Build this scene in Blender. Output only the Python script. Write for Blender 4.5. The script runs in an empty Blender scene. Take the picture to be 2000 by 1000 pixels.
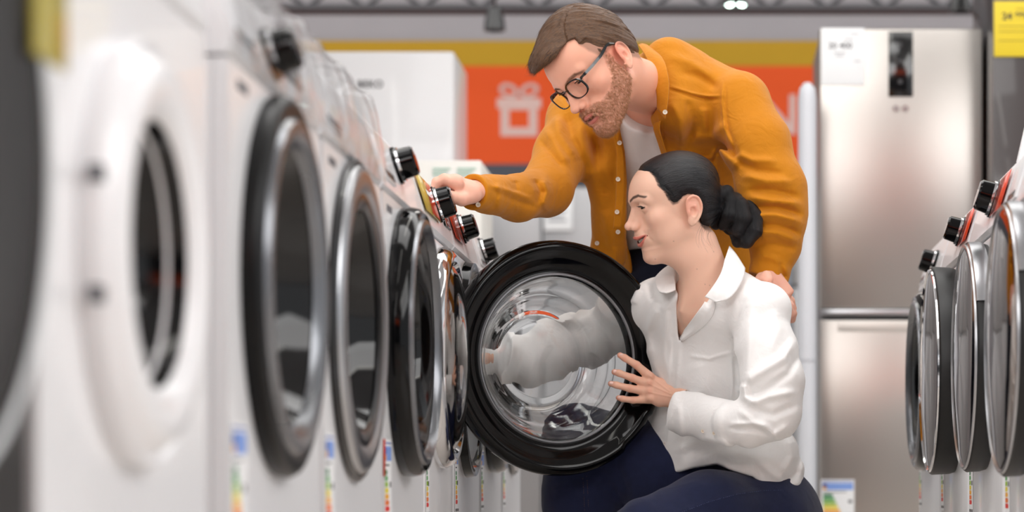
import bpy, bmesh, math, random
import numpy as np
from mathutils import Vector, Matrix
S = bpy.context.scene
COL = S.collection
R = math.radians

# ---------------------------------------------------------------- camera
F = 4519.0           # focal length in pixels of a 2000 wide frame
CX, CY, ZC = 1390.0, 930.0, 0.36
cam_d = bpy.data.cameras.new('camera'); cam = bpy.data.objects.new('camera', cam_d); COL.objects.link(cam)
cam.location = (0, 0, ZC); cam.rotation_euler = (R(90), 0, 0)
cam_d.sensor_width = 36.0; cam_d.lens = F / 2000 * 36
cam_d.shift_x = -(CX - 1000) / 2000; cam_d.shift_y = (CY - 500) / 2000
cam_d.dof.use_dof = True; cam_d.dof.focus_distance = 5.12; cam_d.dof.aperture_fstop = 2.7
S.camera = cam
def P(px, py, D): return Vector(((px - CX) * D / F, D, ZC + (CY - py) * D / F))

# ---------------------------------------------------------------- world, exposure
wd = bpy.data.worlds.new('store_surround'); S.world = wd; wd.use_nodes = True
bg = wd.node_tree.nodes['Background']; bg.inputs[0].default_value = (0.95, 0.97, 1.0, 1); bg.inputs[1].default_value = 0.8
S.view_settings.view_transform = 'Standard'; S.view_settings.look = 'None'
S.view_settings.gamma = 1.0; S.view_settings.use_curve_mapping = False
S.view_settings.exposure = -0.07
# large soft area lights added to brighten the scene; none has a built fixture
def area(name, loc, sx, sy, power, col=(1, 1, 1), rot=(0, 0, 0)):
    l = bpy.data.lights.new(name, 'AREA'); l.shape = 'RECTANGLE'; l.size = sx; l.size_y = sy; l.energy = power; l.color = col
    o = bpy.data.objects.new(name, l); o.location = loc; o.rotation_euler = rot; COL.objects.link(o); return o
area('added_fill_light', (-2.0, -1.2, 3.2), 3.6, 2.4, 165, (1, .99, .98), (R(50), R(-14), 0))  # frontal fill added from the viewer's side
area('added_fill_light', (2.9, 1.6, 3.1), 2.2, 3.6, 128, (1, .99, .98), (R(8), R(48), 0))
area('added_fill_light', (-1.8, 3.6, 3.3), 2.4, 2.4, 34, (1, .99, .98), (R(10), R(-24), 0))
area('added_fill_light', (0.9, 7.0, 3.3), 4.0, 1.6, 55, (1, .99, .97), (R(6), 0, 0))
area('added_fill_light', (-.3, 4.7, 3.35), 2.2, 1.2, 40, (1, .99, .98), (R(4), 0, 0))  # added to brighten the sleeve behind the glass door
area('added_fill_light', (1.2, -3.6, 3.4), 5.0, .8, 110, (1, .99, .97), (R(-50), 0, 0))  # added to light the orange board behind the viewer
area('added_fill_light', (-1.0, 11.2, 3.3), 8.0, 1.4, 95, (1, .99, .97), (R(30), 0, 0))

# ---------------------------------------------------------------- materials
def lin(c):
    c = c / 255.0
    return c / 12.92 if c <= .04045 else ((c + .055) / 1.055) ** 2.4
def rgb(r, g, b): return (lin(r), lin(g), lin(b), 1)
MATS = {}
def mat(name, col=(200, 200, 200), rough=.5, metal=0, coat=0, trans=0, ior=1.45, emis=None, es=0, bump=0, bscale=60, var=.0, vscale=4,
        sss=0, aniso=0, sheen=0, vcol=None, spec=.5, alpha=1, bdist=.002):
    if name in MATS: return MATS[name]
    m = bpy.data.materials.new(name); m.use_nodes = True; nt = m.node_tree; N = nt.nodes; L = nt.links
    b = N['Principled BSDF']; I = b.inputs
    c = rgb(*col); I['Base Color'].default_value = c
    I['Roughness'].default_value = rough; I['Metallic'].default_value = metal
    I['Coat Weight'].default_value = coat; I['Coat Roughness'].default_value = .04
    I['Transmission Weight'].default_value = trans; I['IOR'].default_value = ior
    I['Specular IOR Level'].default_value = spec; I['Alpha'].default_value = alpha
    if aniso: I['Anisotropic'].default_value = aniso
    if sheen: I['Sheen Weight'].default_value = sheen; I['Sheen Roughness'].default_value = .5
    if sss:
        I['Subsurface Weight'].default_value = sss; I['Subsurface Radius'].default_value = (1, .35, .2); I['Subsurface Scale'].default_value = .006
    if emis: I['Emission Color'].default_value = rgb(*emis); I['Emission Strength'].default_value = es
    tc = N.new('ShaderNodeTexCoord')
    src = None
    if vcol:
        a = N.new('ShaderNodeVertexColor'); a.layer_name = vcol; src = a.outputs[0]
        L.new(src, I['Base Color'])
    if var:
        n = N.new('ShaderNodeTexNoise'); n.inputs['Scale'].default_value = vscale; n.inputs['Detail'].default_value = 3
        L.new(tc.outputs['Object'], n.inputs['Vector'])
        mr = N.new('ShaderNodeMapRange'); mr.inputs['To Min'].default_value = 1 - var; mr.inputs['To Max'].default_value = 1 + var
        L.new(n.outputs['Fac'], mr.inputs['Value'])
        vm = N.new('ShaderNodeVectorMath'); vm.operation = 'SCALE'
        if src: L.new(src, vm.inputs[0])
        else: vm.inputs[0].default_value = c[:3]
        L.new(mr.outputs[0], vm.inputs['Scale']); L.new(vm.outputs[0], I['Base Color'])
    if bump:
        n = N.new('ShaderNodeTexNoise'); n.inputs['Scale'].default_value = bscale; n.inputs['Detail'].default_value = 4
        L.new(tc.outputs['Object'], n.inputs['Vector'])
        bp = N.new('ShaderNodeBump'); bp.inputs['Strength'].default_value = bump; bp.inputs['Distance'].default_value = bdist
        L.new(n.outputs['Fac'], bp.inputs['Height']); L.new(bp.outputs[0], I['Normal'])
    MATS[name] = m; return m

# ---------------------------------------------------------------- mesh helpers
def link_mesh(name, me, m, parent=None, smooth=True, auto=True):
    if smooth:
        me.polygons.foreach_set('use_smooth', [True] * len(me.polygons))
    o = bpy.data.objects.new(name, me); COL.objects.link(o)
    if m:
        for mm in (m if isinstance(m, (list, tuple)) else [m]): me.materials.append(mm)
    if parent: o.parent = parent
    return o
def tag(o, label=None, cat=None, group=None, kind=None):
    if label: o['label'] = label
    if cat: o['category'] = cat
    if group: o['group'] = group
    if kind: o['kind'] = kind
    return o
def empty(name, loc, rz, label, cat, group=None):
    o = bpy.data.objects.new(name, None); COL.objects.link(o); o.location = loc; o.rotation_euler = (0, 0, rz)
    o.empty_display_size = .1
    return tag(o, label, cat, group)

class MB:
    """collects shapes; build() links them as one mesh object"""
    def __init__(s): s.bm = bmesh.new(); s.mi = 0
    def _fin(s, geom_faces):
        for f in geom_faces: f.material_index = s.mi
    def raw(s, vs, fs, M=None):
        M = M or Matrix()
        V = [s.bm.verts.new(M @ Vector(v)) for v in vs]
        out = []
        for f in fs:
            try: out.append(s.bm.faces.new([V[i] for i in f]))
            except ValueError: pass
        s._fin(out); return V
    def rawb(s, *a): s.raw(*a); return s
    def box(s, x0, x1, y0, y1, z0, z1, bev=0, seg=2, M=None):
        t = bmesh.new()
        v = [t.verts.new(p) for p in ((x0,y0,z0),(x1,y0,z0),(x1,y1,z0),(x0,y1,z0),(x0,y0,z1),(x1,y0,z1),(x1,y1,z1),(x0,y1,z1))]
        for f in ((0,3,2,1),(4,5,6,7),(0,1,5,4),(1,2,6,5),(2,3,7,6),(3,0,4,7)): t.faces.new([v[i] for i in f])
        if bev: bmesh.ops.bevel(t, geom=list(t.edges), offset=bev, segments=seg, affect='EDGES', profile=.5, clamp_overlap=True)
        t.verts.ensure_lookup_table(); t.verts.index_update()
        s.raw([q.co.copy() for q in t.verts], [[q.index for q in f.verts] for f in t.faces], M); t.free(); return s
    def lathe(s, prof, n=64, M=None, closed=False, a0=0, a1=2*math.pi):
        """prof: (h, r) along local x axis; revolved about x"""
        full = abs(a1 - a0 - 2*math.pi) < 1e-6
        vs, fs = [], []
        k = n if full else n + 1
        for i in range(k):
            a = a0 + (a1 - a0) * i / n
            for h, r in prof: vs.append((h, r*math.cos(a), r*math.sin(a)))
        m = len(prof)
        for i in range(n):
            j = (i + 1) % k
            for q in range(m if closed else m - 1):
                w = (q + 1) % m
                fs.append((i*m+q, i*m+w, j*m+w, j*m+q))
        V = s.raw(vs, fs, M)
        return s
    def disc(s, h, r, n=64, M=None, flip=False):
        vs = [(h, 0, 0)] + [(h, r*math.cos(2*math.pi*i/n), r*math.sin(2*math.pi*i/n)) for i in range(n)]
        s.raw(vs, [(0, 1+i, 1+(i+1) % n) if not flip else (0, 1+(i+1) % n, 1+i) for i in range(n)], M); return s
    def prism(s, poly, y0, y1, M=None):
        """poly in x,z extruded along y"""
        n = len(poly)
        vs = [(x, y0, z) for x, z in poly] + [(x, y1, z) for x, z in poly]
        fs = [tuple(range(n)), tuple(range(2*n-1, n-1, -1))] + [(i, i+n, (i+1) % n+n, (i+1) % n) for i in range(n)]
        s.raw(vs, fs, M); return s
    def tube(s, pts, r, n=8, cap=True, M=None):
        pts = [Vector(p) for p in pts]; rs = r if isinstance(r, (list, tuple)) else [r]*len(pts)
        vs, fs = [], []; up = None
        for i, p in enumerate(pts):
            t = (pts[min(i+1, len(pts)-1)] - pts[max(i-1, 0)]).normalized()
            if up is None: up = t.orthogonal().normalized()
            u = (up - t*up.dot(t)).normalized(); up = u; w = t.cross(u)
            for k in range(n):
                a = 2*math.pi*k/n; vs.append(p + (u*math.cos(a) + w*math.sin(a))*rs[i])
        for i in range(len(pts)-1):
            for k in range(n): fs.append((i*n+k, i*n+(k+1) % n, (i+1)*n+(k+1) % n, (i+1)*n+k))
        if cap: fs.append(tuple(range(n-1, -1, -1))); fs.append(tuple((len(pts)-1)*n+k for k in range(n)))
        s.raw(vs, fs, M); return s
    def build(s, name, m, parent=None, smooth=True, angle=35, normals=True):
        if normals: bmesh.ops.recalc_face_normals(s.bm, faces=list(s.bm.faces))
        for e in s.bm.edges:
            if len(e.link_faces) == 2 and e.calc_face_angle(0) > R(angle): e.smooth = False
        me = bpy.data.meshes.new(name); s.bm.to_mesh(me); s.bm.free()
        return link_mesh(name, me, m, parent, smooth)
def text_obj(name, body, size, m, M, parent=None, ext=.0004, align='CENTER', bold=0):
    cu = bpy.data.curves.new(name, 'FONT'); cu.body = body; cu.size = size; cu.extrude = ext; cu.align_x = align; cu.align_y = 'CENTER'; cu.offset = bold
    o = bpy.data.objects.new(name, cu); COL.objects.link(o)
    dg = bpy.context.evaluated_depsgraph_get(); me = bpy.data.meshes.new_from_object(o.evaluated_get(dg))
    bpy.data.objects.remove(o); me.transform(M)
    return link_mesh(name, me, m, parent, smooth=False)
def frameM(o, ux, uy):
    """matrix whose x axis = ux, y axis = uy, origin o"""
    ux = Vector(ux).normalized(); uy = Vector(uy).normalized(); uz = ux.cross(uy)
    M = Matrix((ux, uy, uz)).transposed().to_4x4(); M.translation = Vector(o); return M

# ================================================================ the store
M_white = mat('white_enamel', (240, 240, 242), .3, coat=.3)
M_wall = mat('grey_wall_paint', (186, 183, 187), .8, var=.05)
M_yel = mat('mustard_banner_print', (206, 162, 34), .7, var=.03)
M_org = mat('orange_banner_print', (252, 94, 26), .65, var=.03)
M_dark = mat('dark_slate_panel', (84, 88, 98), .6, var=.05)
M_black = mat('black_plastic', (17, 17, 18), .28, coat=.3)
M_chrome = mat('chrome', (225, 226, 228), .08, metal=1)
M_satin = mat('satin_silver', (176, 177, 180), .28, metal=1)
M_steel = None
def steel_mat():
    m = mat('brushed_steel', (182, 177, 172), .3, metal=1)
    nt = m.node_tree; N = nt.nodes; L = nt.links; b = N['Principled BSDF']
    tc = N.new('ShaderNodeTexCoord'); mp = N.new('ShaderNodeMapping'); mp.inputs['Scale'].default_value = (2, 2, 600)
    n = N.new('ShaderNodeTexNoise'); n.inputs['Scale'].default_value = 3; n.inputs['Detail'].default_value = 3
    L.new(tc.outputs['Object'], mp.inputs[0]); L.new(mp.outputs[0], n.inputs['Vector'])
    mr = N.new('ShaderNodeMapRange'); mr.inputs['To Min'].default_value = .25; mr.inputs['To Max'].default_value = .36
    L.new(n.outputs['Fac'], mr.inputs['Value']); L.new(mr.outputs[0], b.inputs['Roughness'])
    return m
M_steel = steel_mat()
M_paper = mat('white_paper', (238, 239, 240), .6)
M_ink = mat('printed_ink', (50, 50, 54), .6)
M_floor = mat('pale_floor_tile', (206, 198, 190), .25, coat=.3, var=.04, vscale=1.5)
def tile_floor(m):
    nt = m.node_tree; N = nt.nodes; L = nt.links; b = N['Principled BSDF']
    tc = N.new('ShaderNodeTexCoord'); br = N.new('ShaderNodeTexBrick'); br.offset = 0; br.inputs['Scale'].default_value = 1
    br.inputs['Brick Width'].default_value = .6; br.inputs['Row Height'].default_value = .6; br.inputs['Mortar Size'].default_value = .003
    br.inputs['Color1'].default_value = rgb(208, 200, 192); br.inputs['Color2'].default_value = rgb(202, 193, 184); br.inputs['Mortar'].default_value = rgb(140, 134, 128)
    L.new(tc.outputs['Object'], br.inputs['Vector']); L.new(br.outputs['Color'], b.inputs['Base Color'])
tile_floor(M_floor)

WALLY = 14.0
def struct(name, mb, m): return tag(mb.build(name, m, smooth=False), kind='structure')
struct('floor', MB().box(-7, 5, -6, WALLY + .2, -.1, 0), M_floor)
struct('wall_back', MB().box(-7, 5, WALLY, WALLY + .15, 0, 3.6), M_wall)
struct('wall_front', MB().box(-7, 5, -5.9, -5.75, 0, 3.6), mat('warm_wall_paint', (104, 98, 95), .8, var=.05))
# ceiling: dark open grid of slats high above, with lamp strips
cmb = MB()
cmb.box(-7, 5, -5.75, WALLY, 3.6, 3.7)
struct('ceiling', cmb, mat('ceiling_grey', (196, 196, 198), .9, var=.04))

# banner along the back wall: mustard band over orange band over slate band
def bz(py): return P(0, py, WALLY).z
ban = empty('banner', (-1.0, WALLY - .03, 0), 0, 'long orange and mustard banner on the back wall with white gift symbol', 'banner')
def brect(name, x0, x1, py0, py1, m, dy):
    return MB().box(x0 + 1.0, x1 + 1.0, -dy - .01, -dy + .0, bz(py1), bz(py0), M=None).build(name, m, ban, smooth=False)
brect('mustard_band', -4.6, 3.4, 82, 131, M_yel, .0)
brect('orange_band', -4.6, 3.4, 131, 322, M_org, .0)
brect('slate_band', -4.6, 3.4, 322, 364, M_dark, .0)
# gift icon
M_wprint = mat('white_banner_print', (240, 205, 196), .6)
def icon(cpx, cpy, kx):
    mb = MB(); s = WALLY / F; u = lambda px: (px - CX) * s + 1.0; z = lambda py: ZC + (CY - py) * s
    def ring(x0, x1, y0, y1, w):
        for a, b, c, d in ((x0, x1, y0, y0 + w), (x0, x1, y1 - w, y1), (x0, x0 + w, y0 + w, y1 - w), (x1 - w, x1, y0 + w, y1 - w)):
            mb.box(u(a), u(b), -.016, -.010, z(d), z(c))
    ring(cpx - 36, cpx + 36, cpy - 20, cpy + 48, 17)
    mb.box(u(cpx - 43), u(cpx + 43), -.019, -.012, z(cpy - 6), z(cpy - 26))
    for sx in (-1, 1):
        pts = []
        for i in range(25):
            t = i / 24 * 2 * math.pi
            pts.append((u(cpx + sx * (20 + 15 * math.cos(t + .3)) + 0), -.018, z(cpy - 40 + 11 * math.sin(t))))
        mb.tube(pts, .014, 6)
    return mb
icon(1015, 220, 1).build('gift_symbol', M_wprint, ban, smooth=False)
def zz(px, py, D=WALLY - .05): return P(px, py, D)
t = text_obj('banner_lettering', 'NA', .34, M_wprint, frameM((zz(1555, 228).x + 1.0, -.02, zz(0, 228).z), (1, 0, 0), (0, 0, 1)), ban, bold=.004)

# suspended dark cable tray, lamps
tr = MB(); s12 = 12 / F
z0 = P(0, 22, 12).z; z1 = P(0, -20, 12).z
tr.box(-4.6, 2.6, 11.95, 12.05, z0 + .0, z0 + .03); tr.box(-4.6, 2.6, 12.25, 12.35, z0 + .05, z0 + .08)
tr.box(-4.6, 2.6, 11.97, 12.03, z1, z1 + .03)
for i in range(24):
    x = -4.5 + i * .3; tr.tube([(x, 12, z0 + .02), (x + .15, 12, z1 + .01), (x + .3, 12, z0 + .02)], .012, 6)
for i in range(8): tr.tube([(-4.2 + i * .95, 12, z1 + .02), (-4.2 + i * .95, 12, 3.6)], .006, 6)
tag(tr.build('ceiling_truss', mat('dark_grey_metal', (58, 57, 60), .6)), 'dark grey metal truss hanging in front of the back wall', 'truss')
def spot(px, py, D, lit, label):
    p = P(px, py, D); e = empty('spot_lamp', p, 0, label, 'lamp', 'spot lamps under the ceiling')
    mb = MB(); Mx = Matrix.Rotation(R(90), 4, 'Y')
    mb.lathe([(-.09, .0), (-.09, .035), (-.03, .05), (.02, .055), (.02, .045)], 24, M=Mx).build('lamp_housing', M_black, e)
    MB().tube([(0, 0, .09), (0, 0, 3.6 - p.z)], .007, 8).build('stem', M_black, e)
    if lit:
        for k in (-1, 1): MB().lathe([(.0, .0), (.0, .022), (.02, .017), (.028, 0)], 20, M=Matrix.Translation((k * .03, 0, 0)) @ Mx).build('lamp_lens', mat('lit_lens', (255, 255, 255), .3, emis=(225, 255, 240), es=14), e)
    return e
spot(1437, 2, 11.0, True, 'lit spot lamp glowing white above the bent man')
spot(966, 52, 11.6, False, 'unlit black spot lamp hanging left of the man\'s head')
spot(1876, 16, 11.0, False, 'unlit black spot lamp hanging above the steel fridge')

# lamp strips under the ceiling
M_tube = mat('lit_tube', (255, 255, 255), .4, emis=(255, 252, 244), es=6)
lbl = ['long lit strip lamp over the left washing machine row', 'long lit strip lamp over the aisle', 'long lit strip lamp over the right washing machine row']
def strip(x, y0, y1, label):
    e = empty('ceiling_light', (x, (y0 + y1) / 2, 3.42), 0, label, 'light', 'strip lamps under the ceiling')
    h = (y1 - y0) / 2
    MB().box(-.09, .09, -h, h, .03, .1, .01).build('lamp_housing', M_white, e)
    MB().box(-.06, .06, -h + .03, h - .03, -.0, .032, .012).build('diffuser', M_tube, e)
    MB().tube([(0, 0, .1), (0, 0, .19)], .01).build('stem', M_satin, e)
for nm, x in (('left row', -1.5), ('aisle', .0), ('right row', 2.5)):
    for where, y0, y1 in (('near the camera', -1.4, .8), ('in the middle', 1.6, 3.8), ('at the far end', 4.6, 6.8), ('before the back wall', 8.2, 10.4)):
        strip(x, y0, y1, 'long lit strip lamp under the ceiling over the %s, %s' % (nm, where))

# orange board added unseen behind the photographer, for its warm reflection in the steel
pb = MB(); pb.box(-2.2, 4.6, -4.86, -4.8, 2.5, 3.3)
tag(pb.build('added_orange_board', M_org, smooth=False), 'wide orange board added behind the viewer for its reflection', 'board')
for x in (-1.9, 1.2, 4.3):
    w_ = MB().tube([(x, -4.83, 3.3), (x, -4.83, 3.6)], .006, 6).build('hanging_wire', M_satin); w_.parent = bpy.data.objects['added_orange_board']
tag(MB().box(-5, 4.8, -5.2, -4.95, 0, 1.55, .02).build('added_dark_counter', mat('charcoal_counter', (46, 46, 50), .5)), 'long charcoal counter added behind the viewer to darken reflections', 'counter')  # unseen dark block added so the steel fridge mirrors something dark low down
# ---------------------------------------------------------------- white freezer behind the left row
fz = empty('upright_freezer', (P(737, 0, 9.5).x, 9.5, 0), 0, 'tall white upright freezer standing behind the left row', 'freezer')
w2 = .316; zt = P(0, 100, 9.5).z
MB().box(-w2, w2, .05, .5, 0.06, zt, .012).build('body', M_white, fz)
MB().box(-w2, w2, .0, .045, .08, zt, .012).build('door', M_white, fz)
MB().box(-w2 + .03, w2 - .03, .06, .48, 0, .06).build('base', M_dark, fz)
MB().box(w2 - .05, w2 - .03, -.03, .0, 1.0, 1.5, .006).build('handle', M_white, fz)
text_obj('brand_lettering', 'BEKO', .042, M_ink, frameM((P(723, 0, 9.5).x - fz.location.x, -.0005, P(0, 165, 9.5).z), (1, 0, 0), (0, 0, 1)), fz, bold=.001)

# carton with green print
cbx = empty('appliance_carton', (P(845, 0, 7.6).x, 7.6, 0), 0, 'tall white carton with pale green print behind the machine row', 'carton')
M_carton = mat('white_carton', (228, 226, 220), .7, var=.03)
zt = P(0, 313, 7.6).z
MB().box(-.26, P(940, 0, 7.6).x - cbx.location.x, 0, .4, 0, zt, .006).build('box', M_carton, cbx)
MB().box(-.262, P(941, 0, 7.6).x - cbx.location.x, -.004, .002, zt - .085, zt - .078).build('tape_edge', mat('carton_tape', (214, 206, 190), .5), cbx)
M_green = mat('green_print', (182, 208, 194), .7)
g = MB()
for k, (a, b) in enumerate(((845, 880), (893, 930))):
    for j in range(3):
        g.box(P(a, 0, 7.6).x - cbx.location.x, P(b - 6 * j, 0, 7.6).x - cbx.location.x, -.003, -.001, P(0, 331 + j * 6, 7.6).z, P(0, 327.5 + j * 6, 7.6).z)
g.build('printed_text', M_green, cbx, smooth=False)

# far appliances under the banner
def appliance(px0, px1, D, pyt, m, name, label, cat, group=None, seam=None, depth=.55):
    xc = P((px0 + px1) / 2, 0, D).x; w = (px1 - px0) / 2 * D / F; z = P(0, pyt, D).z
    e = empty(name, (xc, D, 0), 0, label, cat, group or 'refrigerators along the back wall')
    MB().box(-w, w, .05, depth, .05, z, .01).build('body', m, e)
    MB().box(-w + .03, w - .03, .06, depth - .03, 0, .05).build('base', M_black, e)
    sz = P(0, seam, D).z if seam else None
    if sz:
        MB().box(-w, w, 0, .045, sz + .006, z, .012).build('door', m, e)
        MB().box(-w, w, 0, .045, .07, sz - .006, .012).build('door', m, e)
    else: MB().box(-w, w, 0, .045, .07, z, .012).build('door', m, e)
    return e
M_lsteel = mat('light_steel', (170, 170, 172), .42, metal=.6, var=.03)
a = appliance(925, 1058, 12.4, 366, M_lsteel, 'refrigerator', 'pale steel refrigerator against the back wall, left of the price sheet', 'refrigerator', None, 620)
a = appliance(1060, 1200, 12.4, 366, M_lsteel, 'refrigerator', 'pale steel refrigerator against the back wall with white price sheet', 'refrigerator', None, 640)
pl = MB().box(P(1062, 0, 12.39).x, P(1118, 0, 12.39).x, 12.385, 12.397, P(0, 450, 12.39).z, P(0, 378, 12.39).z, .002).build('price_sheet', M_paper)
pl.parent = a; pl.location = -a.location
tx = MB()
for j in range(5): tx.box(P(1070, 0, 12.38).x, P(1106 - 7 * (j % 2), 0, 12.38).x, 12.382, 12.3845, P(0, 396 + j * 9, 12.38).z, P(0, 392 + j * 9, 12.38).z)
q = tx.build('sheet_text', mat('grey_print', (150, 150, 156), .6), pl, smooth=False)
appliance(1203, 1345, 12.4, 380, M_lsteel, 'refrigerator', 'pale steel refrigerator against the back wall behind the couple', 'refrigerator', None, 640)
appliance(1420, 1545, 12.4, 372, mat('grey_steel', (170, 176, 186), .4, metal=.6), 'refrigerator', 'grey steel refrigerator against the back wall behind the man\'s sleeve', 'refrigerator', None, 660)
appliance(1547, 1602, 12.4, 340, M_lsteel, 'refrigerator', 'narrow pale refrigerator against the back wall beside the white post', 'refrigerator', None, 560)
# white post beside the steel fridge
wp = empty('white_post', (P(1577, 0, 8.3).x, 8.3, 0), 0, 'slim white post standing left of the tall steel fridge', 'post')
zt = P(0, 162, 8.3).z
MB().lathe([(0, 0), (0, .033), (zt - .06, .033), (zt - .02, .028), (zt, .012), (zt, 0)], 32, M=Matrix.Rotation(R(-90), 4, 'Y')).build('shaft', mat('pale_post_enamel', (208, 210, 216), .35), wp)
MB().lathe([(P(0, 706, 8.3).z, .036), (P(0, 703, 8.3).z, .036)], 32, M=Matrix.Rotation(R(-90), 4, 'Y')).build('collar', mat('grey_joint', (190, 192, 198), .4), wp)
MB().lathe([(0, 0), (.0, .036), (.02, .036), (.03, .033)], 32, M=Matrix.Rotation(R(-90), 4, 'Y')).build('foot', M_white, wp)

# ---------------------------------------------------------------- stainless fridge
FD = 8.47
def fx(px, D=FD): return (px - CX) * D / F
def fzz(py, D=FD): return ZC + (CY - py) * D / F
fr = empty('steel_refrigerator', (fx(1760), FD, 0), 0, 'tall stainless steel refrigerator with black control strip and paper sheet', 'refrigerator')
X = fr.location.x
MB().box(fx(1600) - X + .006, fx(1920) - X - .006, .06, .66, .05, fzz(58), .008).build('body', mat('grey_side_enamel', (120, 120, 124), .4), fr)
MB().box(fx(1604) - X, fx(1916) - X, .1, .6, 0, .05).build('base', M_black, fr)
ud = MB().box(fx(1600) - X, fx(1920) - X, 0, .055, fzz(603), fzz(55), .008, 3).build('upper_door', M_steel, fr)
ld = MB().box(fx(1600) - X, fx(1920) - X, 0, .055, .07, fzz(624), .008, 3).build('lower_door', M_steel, fr)
MB().box(fx(1602) - X, fx(1918) - X, -.004, .03, fzz(617), fzz(604), .004).build('handle_strip', M_satin, ud)
MB().box(fx(1636) - X, fx(1918) - X, -.002, .004, fzz(648), fzz(627), .002).build('recessed_grip', mat('pale_grip', (206, 200, 194), .4, metal=.6), ld)
MB().box(fx(1735) - X, fx(1783) - X, -.005, .004, fzz(189), fzz(62), .002).build('control_strip', mat('black_glass', (14, 14, 15), .12, coat=.5), ud)
d = MB()
for py in (88, 120, 160): d.lathe([(-.001, .0), (-.001, .009)], 16, M=Matrix.Translation((fx(1758) - X, -.0055, fzz(py))) @ Matrix.Rotation(R(90), 4, 'Z'))
d.build('touch_symbols', mat('dim_symbols', (52, 52, 54), .4), ud)
MB().lathe([(0, 0), (-.003, .004), (-.003, .011), (0, .013)], 24, M=Matrix.Translation((fx(1750) - X, -.001, fzz(212))) @ Matrix.Rotation(R(90), 4, 'Z')).build('badge', M_chrome, ud)
MB().lathe([(0, 0), (-.003, .004), (-.003, .011), (0, .013)], 24, M=Matrix.Translation((fx(1768) - X, -.001, fzz(212))) @ Matrix.Rotation(R(90), 4, 'Z')).build('badge', M_chrome, ud)
ps = MB().box(fx(1604) - X, fx(1688) - X, -.004, -.001, fzz(166), fzz(55), .0015).build('paper_sheet', M_paper, ud)
text_obj('printed_text', '20 400', .032, mat('grey_ink', (110, 110, 114), .6), frameM((fx(1641) - X, -.0045, fzz(90)), (1, 0, 0), (0, 0, 1)), ps, bold=.0006)
d = MB()
for (a, b, py) in ((1660, 1678, 67), (1648, 1668, 77), (1628, 1652, 104), (1632, 1648, 110), (1668, 1680, 120)):
    d.box(fx(a) - X, fx(b) - X, -.0048, -.004, fzz(py + 1), fzz(py - 1.5))
d.build('small_print', mat('pale_ink', (180, 180, 184), .6), ps, smooth=False)
E_COL = [(22, 120, 70), (60, 160, 60), (150, 190, 40), (236, 214, 30), (246, 176, 40), (240, 120, 40), (226, 44, 36)]
def energy_label(parent, M, w=.075, h=.15, name='energy_label'):
    """M places local x = right, y = up, z = toward the viewer, origin at the label's centre"""
    o = MB().box(-w/2, w/2, -h/2, h/2, 0, .0006, M=M).build(name, M_paper, parent, smooth=False)
    MB().box(-w/2 + .004, w/2 - .004, h/2 - .038, h/2 - .012, .0006, .0009, M=M).build('blue_field', mat('label_blue', (128, 160, 226), .5), o, smooth=False)
    MB().box(-w/2 + .004, w/2 - .004, h/2 - .008, h/2 - .005, .0006, .0009, M=M).build('blue_line', mat('label_blue_dark', (60, 90, 170), .5), o, smooth=False)
    k = MB().box(-w/2 + .006, -w/2 + .02, h/2 - .026, h/2 - .014, .0009, .0012, M=M); k.build('flag_square', mat('flag_blue', (50, 56, 140), .5), o, smooth=False)
    MB().box(-w/2 + .006, -w/2 + .02, h/2 - .037, h/2 - .027, .0009, .0012, M=M).build('flag_square', mat('flag_yellow', (236, 170, 30), .5), o, smooth=False)
    for i, c in enumerate(E_COL):
        y = h/2 - .058 - i * (h * .072); ww = w * (.26 + .055 * i); hh = h * .03
        mb = MB(); x0 = -w/2 + .008
        mb.raw([(x0, y - hh, .0009), (x0 + ww, y - hh, .0009), (x0 + ww + hh, y, .0009), (x0 + ww, y + hh, .0009), (x0, y + hh, .0009)], [(0, 1, 2, 3, 4)], M)
        mb.build('class_bar', mat('bar_%d' % i, c, .5), o, smooth=False)
    mb = MB(); mb.box(w/2 - .022, w/2 - .008, h/2 - .085, h/2 - .075, .0006, .001, M=M)
    mb.box(-w/2 + .008, w/2 - .03, h/2 - .047, h/2 - .044, .0006, .001, M=M)
    for i in range(3): mb.box(-w/2 + .008 + i*.022, -w/2 + .022 + i*.022, -h/2 + .006, -h/2 + .012, .0006, .001, M=M)
    mb.build('print', M_ink, o, smooth=False)
    return o
energy_label(ld, frameM((fx(1636) - X, -.001, fzz(990)), (1, 0, 0), (0, 0, 1)), .122, .2)

# dark fridge at the right edge
DD = 8.3
df = empty('dark_refrigerator', (fx(2020, DD), DD, 0), 0, 'dark brown refrigerator with yellow price tag at the right edge', 'refrigerator')
X = df.location.x
M_dk = mat('dark_brown_glass', (62, 56, 56), .3, coat=.3)
MB().box(fx(1938, DD) - X, fx(2130, DD) - X, .05, .62, .05, 2.25, .01).build('body', M_black, df)
MB().box(fx(1938, DD) - X, fx(2130, DD) - X, .0, .045, .07, 2.25, .01).build('door', M_dk, df)
MB().box(fx(1942, DD) - X, fx(2126, DD) - X, .08, .6, .0, .05).build('base', M_black, df)
tg = MB().box(fx(1941, DD) - X, fx(2040, DD) - X, -.006, -.001, fzz(111, DD), fzz(3, DD), .001).build('price_tag', mat('yellow_tag', (222, 196, 40), .5), df)
text_obj('tag_price', '24 990', .036, M_ink, frameM((fx(1984, DD) - X, -.0065, fzz(33, DD)), (1, 0, 0), (0, 0, 1)), tg, bold=.001)
d = MB()
for i, (a, b, py) in enumerate(((1984, 2008, 18), (1950, 2010, 52), (1950, 2006, 62), (1950, 2012, 80))): d.box(fx(a, DD) - X, fx(b, DD) - X, -.0068, -.006, fzz(py + .8, DD), fzz(py - .8, DD))
d.build('small_print', mat('olive_print', (150, 130, 30), .5), tg, smooth=False)
gp = MB(); gp.box(fx(1922, 8.9), fx(2200, 8.9), 8.98, 9.05, 0, 2.55)
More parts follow.
